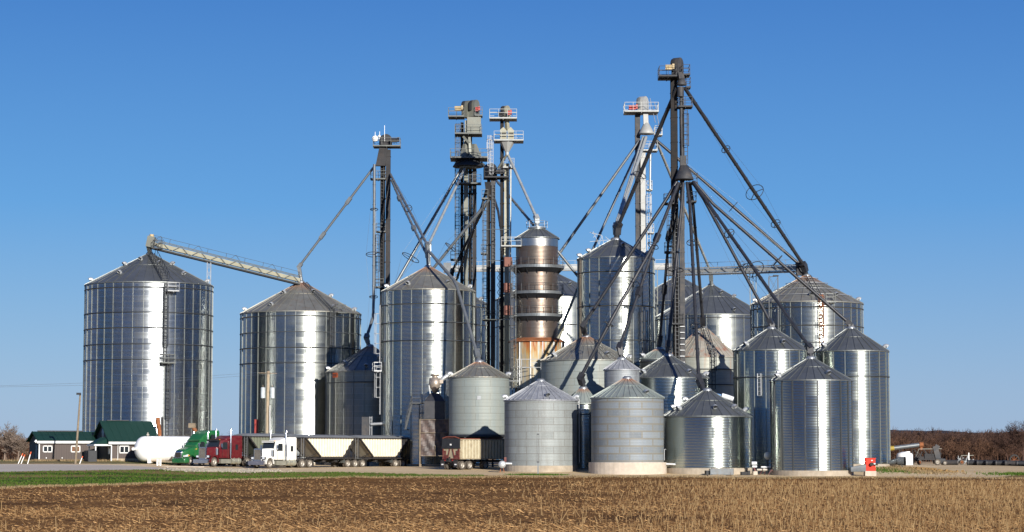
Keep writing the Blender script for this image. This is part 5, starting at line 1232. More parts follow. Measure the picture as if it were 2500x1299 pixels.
gable(t, 0, 8.6, 0, 5.6, 0, 2.45, 3.6); window(t, .45, 1.05, 1.2, .85, -.01); window(t, 4.0, 1.05, 1.2, .85, -.01, True)
m = MB(); m.bb(-.03, 0, 1.0, 1.9, .1, 2.0); m.build('door', paint('blue_grey_door', (.06, .1, .14), .5), t); m = MB(); m.tube([(-.5, .1, 2.3), (-.3, .1, 2.55)], .18, 10); m.build('lamp', M['white'], t)
m = MB(); m.bb(0, 8.6, -.03, -.005, -.3, .06); m.build('base_strip', M['base_stone'], t)
for x_ in (.9, 2.9): m = MB(); m.tube([(x_, -.08, .35), (x_, 0, .35)], .07, 8); m.build('outlet', M['white'], t)
g = G(279, 272.5)
t = lthing('office_entrance', (g.x, g.y, g.z), 'taller steep green-roofed building with an oval window in its dark gable', 'building', None, RZ)
gable(t, 0, 5.7, 0, 8.4, 0, 2.55, 5.0, .5); window(t, 1.0, 1.0, 1.25, .95, -.01)
m = MB(); m.lathe([(.02, .05), (.55, .05), (.6, 0)], (0, 0, 0), 24); m.v = [Vector((-.02 - v.z, 4.2 + v.x * .8, 3.6 + v.y * 1.25)) for v in m.v]; m.build('oval_window', paint('pale_oval_glass', (.35, .42, .46), .3), t)
m = MB(); m.bb(0, 5.7, -.06, -.005, -.5, .35); m.build('base_course', M['base_stone'], t); m = MB(); m.tube([(.8, -.08, -.2), (.8, -.08, 2.25), (1.5, -.08, 2.25)], .05, 8); m.build('vent_pipe', M['trim'], t)
# porch
m = MB(); m.add([(-2.2, -.2, 2.1), (0, -.2, 2.1), (0, 3.4, 2.1), (-2.2, 3.4, 2.1), (0, .8, 3.0), (0, 2.4, 3.0), (-1.0, 1.6, 3.0)], [(0, 1, 4), (0, 4, 6), (0, 6, 3), (3, 6, 5), (3, 5, 2), (4, 5, 6), (0, 3, 2, 1)]); pr = m.build('porch_roof', M['green_roof'], t)
m = MB(); m.bb(-2.25, -.05, -.27, -.2, 1.92, 2.12); m.bb(-2.27, -2.2, -.27, 3.4, 1.92, 2.12); m.build('porch_fascia', M['trim'], pr)
for y_ in (0, 3.2): m = MB(); m.bar((-2.0, y_, -.3), (-2.0, y_, 2.1), .14); m.build('porch_post', M['trim'], t)
m = MB(); m.bb(-.05, -.01, .6, 1.5, 0, 2.0); dd = m.build('door', M['dark'], t); m = MB(); m.bb(-.07, -.055, .75, 1.35, .9, 1.8); m.build('door_glass', M['lamp'], dd)
m = MB(); m.bb(-3.2, -2.1, -1.1, -1.0, -.3, 1.35); m.bb(-3.2, -3.1, -1.1, .8, -.3, 1.35); m.build('screen_wall', M['dark'], t)
# ---------------------------------------------------------------- propane tank
a = P(330, 1096, 268); b = P(480, 1096, 272); g = gxy(a.x, 268)
t = thing('propane_tank', (a.x, a.y, g), 'big white horizontal gas tank left of the green truck', 'tank')
rr = 31 * mpp(1096, 268); ax = (b - a).normalized(); pts = []; m = MB()
prof = [(.02, 0)] + [(rr * math.sin(R(k)), rr * .75 * (1 - math.cos(R(k)))) for k in range(15, 91, 15)]; L_ = (b - a).length
prof += [(r_, L_ - z_) for r_, z_ in prof[::-1]]
m.M = Matrix.Translation(a) @ ax.to_track_quat('Z', 'Y').to_matrix().to_4x4(); m.lathe(prof, (0, 0, 0), 40); m.build('shell', paint('glossy_white_tank', (.80, .80, .79), .3, 0, .03), t)
for f_ in (.25, .75):
    q = a.lerp(b, f_); m = MB(); m.box((q.x, q.y, (q.z - rr * .6 + g) / 2), (.35, rr * 1.5, q.z - rr * .6 - g)); m.build('saddle', M['white'], t)
q = a.lerp(b, .2); m = MB(); m.tube([q + Vector((0, 0, rr)), q + Vector((0, 0, rr + .45))], .1, 8); m.tube([q + Vector((0, 0, rr + .1)), q + Vector((0, 0, rr + .25))], .2, 8); m.build('valve', M['rim'], t)
q = P(325, 1096, 267); m = MB(); m.tube([q, P(331, 1096, 268)], .18, 10); m.build('flange', M['white'], t)
# ---------------------------------------------------------------- poles
t = thing('light_pole', G(193, 262), 'tall wooden lamp pole in front of the low brown building', 'lamp post'); a = G(192, 262); b = P(196, 962, 262)
m = MB(); m.tube([(a.x, a.y, a.z - .3), (b.x, b.y, b.z)], .15, 10, r2=.10); m.build('pole', M['wood'], t); m = MB(); m.box(b + Vector((-.15, -.2, .02)), (.5, .35, .25)); m.build('lamp', M['dark'], t)
t = thing('utility_pole', G(653, 279), 'wooden power pole with two grey transformers behind the white truck', 'power pole'); a = G(655, 279); b = P(655, 906, 279)
m = MB(); m.tube([(a.x, a.y, a.z - .3), tuple(b)], .25, 10, r2=.19); m.build('pole', paint('pale_pole_wood', (.40, .32, .22), .85, 0, .2, 3), t)
m = MB(); m.bar(P(630, 910, 278.7), P(676, 912, 278.7), .1); m.build('crossarm', M['wood'], t)
for x in (642, 665):
    p0 = P(x, 972, 278.6); p1 = P(x, 948, 278.6); m = MB(); m.tube([p0, p1], .29, 16); m.lathe([(.31, 0), (.2, .12), (.02, .14)], tuple(p1), 14); tr = m.build('transformer', paint('pale_transformer_%d' % x, (.50, .55, .57), .45), t); m = MB(); m.tube([p1, p1 + Vector((0, 0, .4))], .05, 6); m.build('bushing', M['wood'], tr)
rw = random.Random(9); m = MB()
for x in (635, 640, 668, 673):
    pts = [P(x, 975, 278.4), P(x + rw.uniform(-3, 2), 1000, 278.3), P(655 + (x - 655) * .6, 1018, 278.3), P(655 + (x - 655) * .3, 1005, 278.5)]; m.tube(pts, .022, 5)
m.build('drop_wire', M['dark'], t); m = MB(); m.tube([P(659, 1062, 278.4), P(659, 990, 278.4)], .05, 6); m.build('conduit', M['white'], t)
for k, (y0, y1) in enumerate(((908, 944), (912, 946))):
    m = MB(); m.tube([P(640 + k * 20, y0 + 1, 278.7), P(300, y0 + 24 + k * 3, 262), P(-60, y1, 255)], .012, 4); tag(m.build('power_line', M['spout']), ['upper', 'lower'][k] + ' thin power line running left from the transformer pole', 'wire', 'power lines')
def marker(px, d, y0, lean, label, tip='amber'):
    a = G(px, d); b = P(px + lean, y0, d); t = thing('marker_post', a, label, 'marker post', 'orange-tipped marker posts'); m = MB(); q = a.lerp(b, .78); m.bar((a.x, a.y, a.z - .1), q, .09); m.build('post', M['white'], t); m = MB(); m.bar(q, b, .1); m.build('tip', M['rust' if tip == 'r' else 'orange'], t)
M['orange'] = paint('orange_marker', (.75, .12, .03), .6)
marker(53, 262, 1107, 3, 'leaning orange-tipped marker post, leftmost beside the lane'); marker(60, 262, 1110, 1, 'short orange-tipped marker post, middle of the left three'); marker(76, 261, 1103, 0, 'upright orange-tipped marker post nearest the building corner'); marker(202, 262, 1114, 0, 'lone orange-tipped marker post right of the lamp pole')
a = G(391, 263); t = thing('bollard', a, 'white bollard post in front of the gas tank', 'bollard'); m = MB(); m.tube([a, a + Vector((0, 0, .75))], .13, 10); m.tube([a + Vector((.35, 0, 0)), a + Vector((.35, 0, .75))], .13, 10); m.build('post', M['white'], t)
# rusty auger tubes beside the tall left bin and between bins
t = thing('auger_spout', G(385, 288), 'rusty bent unloading spout beside the ladder of the far left bin', 'auger'); m = MB(); m.tube([P(385, 1020, 288), P(386, 1035, 288), P(390, 1052, 288), P(390, 1100, 288)], .3, 10); m.build('tube', M['rust'], t); m = MB(); m.bar(P(396, 1018, 288), P(396, 1100, 288), .3); m.build('post', M['casing_dark'], t)
t = thing('unload_auger', G(478, 284), 'brown auger head poking up behind the green truck roof', 'auger'); m = MB(); m.tube([P(470, 1040, 284), P(477, 1052, 284), P(490, 1085, 284)], .28, 10); m.build('tube', M['rust'], t); m = MB(); m.box(P(469, 1039, 284), (.9, .6, .6)); m.build('head', M['wood'], t); 
a = G(484, 284); m = MB(); m.bar(P(490, 1085, 284), (P(490, 1085, 284).x, 284, a.z), .2); m.build('support', M['dark'], t)
t = thing('red_hopper_post', G(626, 283), 'red upright steel box post against the second large bin', 'post'); m = MB(); a = P(626, 1025, 283); gq = gxy(a.x, 283); m.box((a.x, 283, (a.z + gq) / 2), (.45, .4, a.z - gq)); m.box((a.x, 283, a.z + .03), (.5, .45, .06)); m.build('post', paint('dull_red_box', (.28, .03, .02), .7), t)
# grain conduit cluster between bins
t = thing('control_cabinet', G(893, 284), 'small grey cabinet with pipe frame behind the first cream trailer', 'cabinet'); a = P(893, 1035, 284); gq = gxy(a.x, 284)
m = MB(); m.box((a.x, 284, (P(0, 1018, 284).z + gq) / 2), (1.0, .7, P(0, 1018, 284).z - gq)); m.build('box', M['casing_slate'], t); m = MB()
for x in (903, 908): m.bar(P(x, 1017, 283.5), (P(x, 1017, 283.5).x, 283.5, gq), .09)
for y in (1020, 1028, 1036, 1044): m.bar(P(903, y, 283.5), P(908, y, 283.5), .06)
m.tube([P(905, 1036, 283.3), P(940, 1034, 283.3)], .2, 8); m.tube([P(940, 1034, 283.3), P(945, 1025, 283)], .2, 8); m.build('pipe_frame', M['ladder_light'], t)
# ---------------------------------------------------------------- fans and small gear
def centrifugal(px, d, label, y, mat, cat='fan', flip=1, r=.42):
    g = G(px, d); t = thing('blower_fan', g, label, cat); c = P(px, y, d)
    m = MB(); m.M = Matrix.Translation(c) @ Matrix.Rotation(PI / 2, 4, 'X'); m.lathe([(.05, .25), (r, .25), (r, -.25), (.05, -.25)], (0, 0, 0), 24); m.build('housing', mat, t)
    m = MB(); m.tube([c + Vector((0, 0, r * .3)), c + Vector((flip * 1.1, 0, r * .3 - .05))], .16, 10); m.build('outlet', M['steel_light'], t)
    m = MB(); m.bar((c.x - .25, d, g.z - .05), (c.x - .1, d, c.z - r * .6), .08); m.bar((c.x + .25, d, g.z - .05), (c.x + .1, d, c.z - r * .6), .08); m.build('stand', M['rust'], t); m = MB(); m.box((c.x + .35, d - .1, c.z + .55), (.25, .25, .5)); m.build('switch_box', M['red_frame'], t); return t
centrifugal(1226, 243.5, 'small round blower fan at the left foot of the pale grey bin', 1134, M['steel_light'])
g = G(2117, 237); t = thing('aeration_fan', g, 'bright red boxy aeration fan on a concrete block by the rightmost bin', 'fan'); z0 = g.z + .52
m = MB(); m.box((g.x, 237, g.z + .18), (1.2, 1.1, .7)); m.build('plinth', M['block'], t)
m = MB(); m.box((g.x, 237, z0 + .68), (1.05, .8, 1.34)); m.box((g.x - .02, 237, z0 + 1.38), (1.25, .9, .06)); m.box((g.x, 236.58, z0 + .7), (.9, .05, 1.2)); m.build('housing', M['red_fan'], t)
m = MB(); m.tube([(g.x + .1, 236.55, z0 + .75), (g.x + .1, 236.2, z0 + .75)], .2, 14); m.tube([(g.x + .35, 236.4, z0 + .75), (g.x + .75, 236.4, z0 + .75)], .13, 12); m.build('motor', M['black'], t)
m = MB(); m.tube([(g.x + .32, 236.35, z0 + .78), (g.x + .5, 236.3, z0 + .78)], .09, 12); m.build('motor_cap', M['lamp'], t); m = MB(); m.box((g.x + .15, 236.53, z0 + 1.15), (.16, .02, .1)); m.build('plate', M['tape_w'], t)
m = MB(); m.loft([(0, .45, 0, .8), (1.6, .3, 0, .5)], .1); m.v = [Vector((g.x - .5 - v.x, 237 + v.y, g.z + .45 + v.z)) for v in m.v]; m.build('duct', M['spout'], t)
t = thing('bin_fan', G(2190, 258), 'grey tube fan and tapered duct right of the rightmost bin', 'fan'); a = P(2172, 1130, 258); b = P(2209, 1126, 257)
m = MB(); m.tube([a, P(2194, 1126, 257.4)], .25, 16, r2=.42); m.build('duct', M['spout'], t); m = MB(); m.tube([P(2194, 1126, 257.4), b], .5, 20); m.build('housing', M['spout'], t); m = MB(); m.tube([b - Vector((.05, 0, 0)), b + Vector((.08, 0, 0))], .53, 20); m.bar(P(2200, 1135, 257), G(2200, 257), .1); m.build('guard_ring', M['dark'], t)
# steel crate on the ground
g = G(1757, 237.5); t = thing('steel_crate', g, 'grey steel crate with a wooden board on top, before the squat bin', 'crate')
m = MB(); 
for (c_, s_) in (((0, 0, .1), (2.5, 1.2, .08)), ((0, -.6, .42), (2.5, .05, .6)), ((0, .6, .42), (2.5, .05, .6)), ((-1.25, 0, .42), (.05, 1.25, .6)), ((1.25, 0, .42), (.05, 1.25, .6)), ((0, -.62, .72), (2.55, .07, .06)), ((0, -.62, .14), (2.55, .07, .06))): m.box(Vector(c_) + g, s_)
m.build('box', M['spout'], t); m = MB(); m.box(g + Vector((-.1, 0, .78)), (1.9, 1.1, .06)); m.build('board', M['wood'], t); m = MB(); m.box(g + Vector((-1.5, -.1, .3)), (.5, .5, .45), .3); m.build('bracket', M['dark'], t)
g = G(1745, 235.5); t = tag(MB().box(g + Vector((0, 0, .05)), (1.9, .6, .09), .1).box(g + Vector((.1, .05, .12)), (1.2, .3, .06), .25).build('timber_pallet', M['wood']), 'flat grey timbers lying before the steel crate', 'pallet')
g = G(1814, 238.5); m = MB(); m.box(g + Vector((0, 0, .2)), (.9, .5, .35), .2); m.box(g + Vector((.35, 0, .25)), (.3, .4, .5), .4); tag(m.build('scrap_box', M['casing_dark']), 'low dark scrap box right of the steel crate', 'box')
t = thing('auger_intake', G(1845, 240), 'white and silver auger motor with pipe frames between the two front right bins', 'auger'); q = P(1842, 1131, 240)
m = MB(); m.tube([q + Vector((-.3, 0, 0)), q + Vector((.25, 0, 0))], .18, 12); m.box(q + Vector((0, 0, -.35)), (.5, .4, .2)); m.build('motor', M['lamp'], t)
m = MB(); m.tube([P(1848, 1147, 240), P(1873, 1147, 240)], .14, 10); m.tube([P(1862, 1147, 239.9), P(1868, 1147, 239.9)], .22, 12); m.build('gearbox', M['rim'], t)
m = MB(); m.box(P(1844, 1155, 239.5), (.45, .4, .4)); m.build('block', M['block'], t)
m = MB(); m.bar(P(1839, 1138, 240), P(1847, 1156, 240), .14); m.bar(P(1860, 1150, 240), P(1855, 1159, 239.5), .05); m.bar(P(1868, 1150, 240), P(1866, 1159, 239.5), .05); m.bar(P(1884, 1146, 239), P(1890, 1159, 239), .07); m.bar(P(1884, 1146, 239), P(1876, 1159, 239), .07); m.build('frame', M['red_frame'], t)
m = MB(); m.bar(P(1858, 1140, 240), P(1895, 1140, 240), .12); m.build('rail', M['lamp'], t)
m = MB(); m.tube([P(1878, 1128, 239), P(1905, 1139, 238.5), P(1946, 1160, 237.5)], .05, 6); m.tube([P(1905, 1141, 238.6), P(1940, 1160, 237.8)], .05, 6); m.build('power_cord', M['dark'], t)
q = P(1875, 1113, 243.5); t = thing('round_cover', G(1875, 243.5), 'pale round disc cover in the shaded gap between bins', 'cover'); m = MB(); m.M = Matrix.Translation(q) @ Matrix.Rotation(PI / 2, 4, 'X'); m.lathe([(.02, .06), (.42, .05), (.45, 0), (.45, -.05), (.02, -.06)], (0, 0, 0), 28); m.build('disc', M['steel_light'], t); m = MB(); m.bar(q, (q.x, q.y + .1, gxy(q.x, q.y)), .1); m.build('stand', M['dark'], t)
t = thing('unload_pipe', G(1645, 242), 'pale unloading pipe between the block-footed bin and the squat bin', 'pipe'); m = MB(); m.tube([P(1626, 1133, 242), P(1660, 1134, 242)], .13, 10); m.tube([P(1657, 1130, 242), P(1661, 1130, 242)], .25, 10); m.build('pipe', M['steel_light'], t); m = MB(); m.bar(P(1650, 1136, 242), G(1650, 242), .08); m.bar(P(1622, 1124, 242), P(1622, 1097, 242), .06); m.bar(P(1622, 1097, 242), P(1626, 1097, 242), .05); m.build('stand', M['ladder_light'], t)
# thin measuring post in front of the pale grey bin
g = G(1313, 238); t = thing('metal_post', g, 'thin tall pale post with a dark top in front of the pale grey bin', 'post'); b = P(1313, 1128, 238); c_ = P(1313, 1060, 238)
m = MB(); m.box((g.x, 238, (g.z + b.z) / 2), (.14, .08, b.z - g.z)); m.build('post', M['spout'], t); m = MB(); 
for s in (-1, 1): m.box((g.x + s * .10, 238, (b.z + c_.z) / 2), (.04, .10, c_.z - b.z))
m.box((g.x, 238, c_.z), (.28, .16, .10)); m.box((g.x, 238, b.z), (.28, .16, .1)); m.build('channel', M['spout_dark'], t)
# transfer auger with blue cover behind the squat bin
t = thing('transfer_auger', P(1755, 975, 250), 'silver transfer duct with a blue cover behind the squat front bin', 'duct'); m = MB(); m.tube([P(1762, 966, 250), P(1776, 970, 250), P(1790, 975, 250)], .3, 12); m.build('duct', M['lamp'], t); m = MB(); m.box(P(1748, 966, 250), (1.1, .6, .5), 0, 0, .2); m.build('cover', paint('blue_cover', (.05, .18, .42), .5), t); m = MB(); m.bar(P(1786, 975, 250), G(1786, 250), .2); m.build('support', M['dark'], t)
rs_ = random.Random(8); m = MB()
for k in range(90):
    x, y = rs_.gauss(0, 1.6), rs_.gauss(0, 1.2); q = Vector((G(2235, 262).x + x, 262 + y - 6, 0)); q.z = gxy(q.x, q.y) + max(0, .3 - .1 * math.hypot(x, y)); m.box(q, [rs_.uniform(.1, .35) for _ in range(3)], rs_.uniform(0, 3), rs_.uniform(0, 1))
tag(m.build('rubble', M['verge_soil']), kind='stuff')
# gravel piled along the lane edge
m = MB()
for k in range(1400):
    px = rs_.uniform(450, 640) + rs_.gauss(0, 30); yy = 245 + (rs_.gauss(0, 3)); q = G(px, yy); m.box(q + Vector((0, 0, .02)), [rs_.uniform(.06, .22) for _ in range(3)], rs_.uniform(0, 3), rs_.uniform(0, 1))
tag(m.build('gravel', paint('gravel_stone', (.38, .34, .27), .9, 0, .25, .5)), kind='stuff')
g = G(455, 259); m = MB(); m.box(g + Vector((-.3, 2.2, .02)), (5.5, 5.0, .1)); tag(m.build('concrete_pad', M['block']), kind='structure')
# ---------------------------------------------------------------- yard machinery on the right
q = P(2209, 1115, 300); g = gxy(q.x, 300); t = thing('plastic_tank', (q.x, 300, g), 'white round plastic tank beyond the rightmost bin', 'tank'); rr = 19.5 * mpp(1115, 300); zt = P(0, 1111, 300).z; m = MB(); m.lathe([(rr, g - .1), (rr, zt), (rr * .9, zt + .22), (rr * .4, zt + .42), (.02, zt + .45)], (q.x, 300, 0), 32); m.build('shell', M['white'], t); m = MB(); m.lathe([(.35, zt + .35), (.35, zt + .5), (.02, zt + .5)], (q.x + rr * .35, 300, 0), 14); m.build('lid', M['white'], t)
t = thing('tube_auger', G(2200, 308), 'long grey unloading auger with a red spout end, above the white tank', 'auger'); a = P(2150, 1098, 306); b = P(2246, 1086, 306); m = MB(); m.tube([a, b], .3, 12); m.build('tube', M['spout'], t); m = MB(); m.tube([b - Vector((.1, 0, 0)), b + Vector((.45, 0, 0))], .38, 12); m.tube([b + Vector((.25, 0, 0)), b + Vector((.1, 0, -.7))], .22, 10); m.build('spout_end', M['rust'], t); q = a.lerp(b, .22); m = MB(); m.tube([q, q + (b - a) * .12], .33, 12); m.build('yellow_band', paint('yellow_band', (.35, .25, .03), .6), t)
m = MB(); g = gxy(a.x, 306); 
for f_ in (.05, .5): q = a.lerp(b, f_); m.bar(q, (q.x - .6, 306, gxy(q.x, 306)), .12); m.bar(q, (q.x + .8, 307, gxy(q.x, 307)), .1)
m.build('undercarriage', M['casing_dark'], t); 
def frame_machine(px, d, w_, h, label, name, mat, seed, n_=34, cat='implement', wheels=2):
    g = G(px, d); t = lthing(name, g, label, cat, 'farm machinery along the yard edge'); rn = random.Random(seed); m = MB()
    m.bar((-w_ / 2, 0, h * .35), (w_ / 2, 0, h * .35), .2); m.bar((-w_ / 2, .9, h * .35), (w_ / 2, .9, h * .35), .2)
    for k in range(n_): 
        x = rn.uniform(-w_ / 2, w_ / 2); y = rn.choice((0, .9, .45)); z1 = h * rn.uniform(.5, 1.0); x2 = min(w_ / 2, max(-w_ / 2, x + rn.uniform(-.9, .9))); m.bar((x, y, h * rn.uniform(.05, .4)), (x2, y, z1), rn.uniform(.05, .13))
    m.build('frame', M[mat], t); m = MB(); m.box((w_ * .1, .4, h * .55), (w_ * .4, .8, h * .3)); m.box((-w_ * .25, .3, h * .4), (w_ * .25, .5, h * .25), .1); m.build('hopper', M['casing_dark'], t)
    m = MB(); m.bar((-w_ * .3, 0, h), (w_ * .5, 0, h * 1.02), .07); m.bar((-w_ * .3, 0, h), (-w_ * .5, 0, .1), .05); m.build('boom', M['casing_grey'], t)
    for k in range(wheels): wheel(t, -w_ * .3 + k * w_ * .6 / max(1, wheels - 1), -.35, False, .36, 'redlens' if k else 'rust')
    return t
frame_machine(2257, 305, 4.0, 2.2, 'tangled grey-green planter frame right of the white tank', 'farm_planter', 'casing_dark', 2)
frame_machine(2350, 312, 2.2, 1.3, 'small blue-grey implement frame among the pipe sections', 'tillage_frame', 'spout', 5, 14)
g = G(2283, 300); t = lthing('tractor_loader', g, 'dark machine with an upright black chute at the yard edge', 'machine', 'farm machinery along the yard edge'); m = MB(); m.loft([(-.3, .3, .2, 1.0), (.9, .4, .2, .9)], .3); m.build('body', M['dark'], t); m = MB(); m.bar((0, 0, .8), (-.45, 0, 2.6), .5, .7); m.bar((-.45, 0, 2.6), (.1, 0, 2.3), .4, .6); m.build('chute', M['casing_slate'], t); wheel(t, -.2, -.4, False, .42); wheel(t, .8, -.4, False, .3)
pipes = ((2291, 2330, 1128, 1134, 303, 'casing_dark'), (2353, 2376, 1131, 1134, 300, 'dark'), (2376, 2398, 1133, 1135.5, 299, 'dark'), (2398, 2421, 1134, 1137, 298, 'dark'), (2421, 2444, 1136, 1139, 297, 'dark'), (2444, 2472, 1137.5, 1140, 296, 'casing_dark'), (2472, 2494, 1139, 1142, 294, 'dark'), (2494, 2525, 1140, 1144, 292, 'dark'))
places = ('first from the black chute machine', 'just right of the blue-grey implement', 'second in the jointed line', 'middle of the jointed line', 'before the small spoked wheel', 'by the upright wheel stack', 'next to the photo edge', 'cut by the right edge')
for k, (xa, xb, ya, yb, dd_, mt) in enumerate(pipes):
    a = G(xa, dd_); b = G(xb - 1.5, dd_ - .3); t = thing('irrigation_pipe', a, 'black ribbed pipe length on the ground, ' + places[k], 'pipe', 'pipe lengths lying along the yard edge'); m = MB(); u = Vector((0, 0, .36)); m.tube([a + u, b + u], .36, 14); m.build('pipe', M[mt], t); m = MB(); m.tube([b + u - Vector((.1, 0, 0)), b + u + Vector((.1, 0, 0))], .41, 14); m.build('coupling', M['casing_slate'], t); m = MB(); m.tube([a + u, a + u + Vector((.12, 0, 0))], .41, 14); m.build('coupling', M['casing_slate'], t)
g = G(2467, 298); t = lthing('spare_wheel', g, 'dark upright spoked wheel standing behind the pipe line', 'wheel'); m = MB(); m.ring((0, 0, .75), .65, .14, 24, 8, axis=(.2, -1, 0)); m.build('tyre', M['black'], t); m = MB(); [m.bar((0, 0, .75), (.6 * math.cos(R(a)), 0, .75 + .6 * math.sin(R(a))), .05) for a in range(0, 360, 45)]; m.bar((0, 0, .75), (0, .5, 0), .08); m.build('spokes', M['rust'], t)
g = G(2357, 309); tag(MB().bar(g, g + Vector((0, 0, 1.7)), .12).build('stake', M['white']), 'pale upright stake behind the pipe lengths', 'stake')
# ---------------------------------------------------------------- far hills, wood and bare trees
def hill(name, prof, d0, depth, base, mat):
    m = MB(); vs = []; nn = 90; x0, x1 = prof[0][0], prof[-1][0]; rn = random.Random(5)
    pts = [(x0 + (x1 - x0) * i / nn) for i in range(nn + 1)]
    for row, (f_, dd) in enumerate(((0, 0), (.7, .35), (1, .6), (.6, 1.0), (0, 1.6))):
        for x in pts:
            y = interp(prof, x); p = P(x, y + rn.uniform(-1.0, 1.0), d0 + depth * .6); z = base + (p.z - base) * f_; q = P(x, y, d0 + depth * dd); vs.append((q.x, q.y, z))
    w_ = nn + 1; m.add(vs, [(r * w_ + i, r * w_ + i + 1, (r + 1) * w_ + i + 1, (r + 1) * w_ + i) for r in range(4) for i in range(nn)], True); return tag(m.build(name, mat), kind='structure')
M['hill'] = ground_mat('wooded_hill', ((.045, .045, .055), (.075, .065, .065)), .02, (1, 1, 3)); 
hill('hills', [(1900, 1062), (2100, 1050), (2180, 1050), (2260, 1053), (2300, 1051), (2380, 1057), (2430, 1058), (2500, 1053), (2700, 1050), (3100, 1060)], 1900, 900, -3, M['hill'])
hill('hills', [(-900, 1090), (-300, 1085), (0, 1088), (300, 1090), (700, 1085), (1200, 1088), (1900, 1085)], 2200, 900, -3, M['hill'])
def tree_mesh(rn, H, spread, levels=4, n0=5, thick=.028, twigs=3, lean=0, rmin=.005):
    v = []; f = []
    def seg(a, b, r0, r1, k):
        r0 = max(r0, rmin * H); r1 = max(r1, rmin * H * .8)
        t = (b - a).normalized(); s = t.orthogonal().normalized(); u = t.cross(s); o = len(v)
        for i in range(k): an = 2 * PI * i / k; w_ = s * math.cos(an) + u * math.sin(an); v.append(a + w_ * r0); v.append(b + w_ * r1)
        for i in range(k): j = (i + 1) % k; f.append((o + 2 * i, o + 2 * j, o + 2 * j + 1, o + 2 * i + 1))
    def grow(p, dr, L, r, lv):
        nseg = 3 if lv < 2 else 2; q = p
        for s_ in range(nseg):
            d2 = (dr + Vector((rn.gauss(0, .13), rn.gauss(0, .13), rn.gauss(0, .06) + .05))).normalized(); e_ = q + d2 * L / nseg; r1 = r * (1 - .22)
            seg(q, e_, r, r1, 6 if lv == 0 else 4 if lv < 3 else 3); q = e_; dr = d2; r = r1
            if lv < levels and (lv > 0 or s_ > 0 or True):
                nb = n0 if lv == 0 else twigs
                for _ in range(nb if s_ or lv else max(1, nb // 2)):
                    sd = Vector((rn.gauss(0, 1), rn.gauss(0, 1), rn.gauss(0, .3))).normalized(); nd = (dr * rn.uniform(.5, .9) + sd * spread * rn.uniform(.7, 1.2)).normalized(); grow(q, nd, L * rn.uniform(.42, .68), r * rn.uniform(.42, .6), lv + 1)
    grow(Vector((0, 0, -.2)), Vector((lean, 0, 1)), H * .55, H * thick, 0)
    return v, f
def bark(name, a, b):
    t = NT(name); t.set(Base_Color=t.mix(t.noise(t.tc('Object'), .6, 3), a, b), Roughness=.95); t.b.inputs['Specular IOR Level'].default_value = .05; return t.m
M['bark'] = bark('grey_bark', (.26, .21, .17), (.15, .11, .085)); M['brush'] = bark('red_brown_brush', (.11, .06, .038), (.055, .032, .022)); M['wood_mass'] = bark('bare_wood', (.095, .055, .042), (.042, .027, .022))
def bare_tree(px, d, ytop, label, seed, mat='bark', **kw):
    rn = random.Random(seed); g = G(px, d); H = P(px, ytop, d).z - g.z; t = thing('bare_tree', g, label, 'tree', 'bare trees'); v, f = tree_mesh(rn, H * .86, .75, **kw); top = max(q.z for q in v); sc = H / top
    nt = 18 * 2 * 1
    k = min(len(f), 18); cut = k; 
    m = MB(); m.v = [q * sc + g for q in v]; m.f = f[cut:]; m.build('crown', M[mat], t); used = sorted({i for q in f[:cut] for i in q}); mp = {i: j for j, i in enumerate(used)}
    m = MB(); m.v = [v[i] * sc + g for i in used]; m.f = [tuple(mp[i] for i in q) for q in f[:cut]]; m.build('trunk', M[mat], t); return t
bare_tree(20, 420, 1027, 'taller round-crowned bare tree at the far left edge', 3, levels=4, n0=5, twigs=3, rmin=.0032)
bare_tree(52, 415, 1058, 'shorter twiggy bare tree between the far left tree and the low building', 8, levels=4, n0=5, twigs=3, rmin=.0035)
bare_tree(2488, 520, 1022, 'tall bare tree standing above the wood at the far right edge', 21, levels=4, n0=5, twigs=3, rmin=.002, mat='wood_mass')
bare_tree(2452, 560, 1044, 'thin bare tree just left of the tall one at the right edge', 33, levels=4, n0=4, twigs=3, rmin=.002, mat='wood_mass')
bare_tree(2345, 640, 1046, 'broad bare tree rising from the middle of the right-hand wood', 37, levels=4, n0=5, twigs=3, rmin=.002, mat='wood_mass')
bare_tree(2322, 650, 1049, 'narrow bare tree left of the broad one in the right-hand wood', 41, levels=4, n0=4, twigs=3, rmin=.002, mat='wood_mass')
bare_tree(-40, 430, 1040, 'bare tree just beyond the far left edge', 51, levels=3, n0=5, twigs=3)
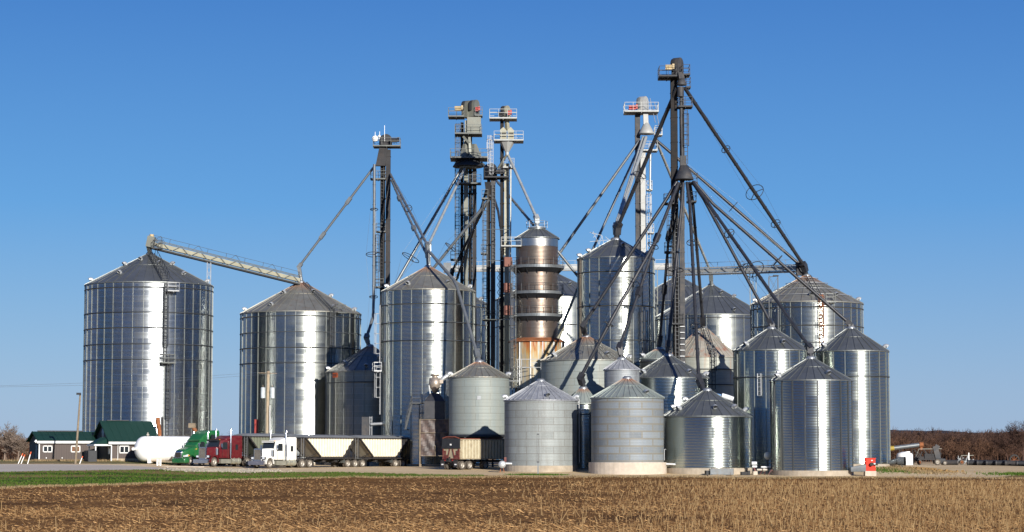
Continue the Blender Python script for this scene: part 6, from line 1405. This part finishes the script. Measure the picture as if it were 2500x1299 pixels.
def twig_tree(rn, n_limb=12, n_twig=62, w_=.011):
    v = []; f = []
    def st(a, b, r0, r1):
        t = (b - a).normalized(); s = t.orthogonal().normalized(); u = t.cross(s); o = len(v)
        for i in range(3): an = 2 * PI * i / 3; q = s * math.cos(an) + u * math.sin(an); v.append(a + q * r0); v.append(b + q * r1)
        for i in range(3): k = (i + 1) % 3; f.append((o + 2 * i, o + 2 * k, o + 2 * k + 1, o + 2 * i + 1))
    top = Vector((rn.gauss(0, .04), rn.gauss(0, .04), .8)); st(Vector((0, 0, -.02)), top, .02, .008); ends = [top]
    for k in range(n_limb):
        p = top * rn.uniform(.25, .95); a = rn.uniform(0, 2 * PI); r = rn.uniform(.10, .30); e = p + Vector((math.cos(a) * r, math.sin(a) * r, rn.uniform(.12, .35))); st(p, e, .011, .006); ends += [e, p.lerp(e, .6)]
    for k in range(n_twig):
        p = rn.choice(ends); d_ = Vector((rn.gauss(0, .5), rn.gauss(0, .5), abs(rn.gauss(.5, .5)))).normalized() * rn.uniform(.09, .2); st(p, p + d_, w_ * .6, w_ * .25)
    return v, f
def thicket(name, spots, mat, seed, hmin, hmax, var=6, **kw):
    rn = random.Random(seed); base = [twig_tree(random.Random(seed + k), **kw) for k in range(var)]; vs = []; fs = []
    for (x, y) in spots(rn):
        v, f = rn.choice(base); a = rn.uniform(0, 2 * PI); H = rn.uniform(hmin, hmax); ca, sa = math.cos(a) * H, math.sin(a) * H; z = gxy(x, y); o = len(vs)
        vs += [(x + q.x * ca - q.y * sa, y + q.x * sa + q.y * ca, z + q.z * H) for q in v]; fs += [tuple(i + o for i in q) for q in f]
    me = bpy.data.meshes.new(name); me.from_pydata(vs, [], fs); me.materials.append(M[mat]); me.update(); ob = bpy.data.objects.new(name, me); COL.objects.link(ob); return tag(ob, kind='stuff')
def right_wood(rn): return [(lambda g: (g.x, g.y))(G(rn.uniform(2120, 2680), 640 + 160 * rn.random() ** .7)) for _ in range(1500)]
thicket('wood', right_wood, 'wood_mass', 100, 5.5, 9.6)
def right_brush(rn): return [(lambda g: (g.x, g.y))(G(rn.uniform(2120, 2680), rn.uniform(560, 640))) for _ in range(260)]
thicket('brush', right_brush, 'brush', 200, 3.0, 6.0, w_=.02)
def left_wood(rn): return [(lambda g: (g.x, g.y))(G(rn.uniform(-300, 120), rn.uniform(430, 560))) for _ in range(420)]
thicket('wood', left_wood, 'brush', 300, 2.8, 5.2, w_=.02)
def far_wood(rn): return [(lambda g: (g.x, g.y))(G(rn.uniform(120, 2100), rn.uniform(700, 820))) for _ in range(260)]
thicket('wood', far_wood, 'wood_mass', 400, 6, 9)
# low forested ground behind the twigs, so the wood reads dense
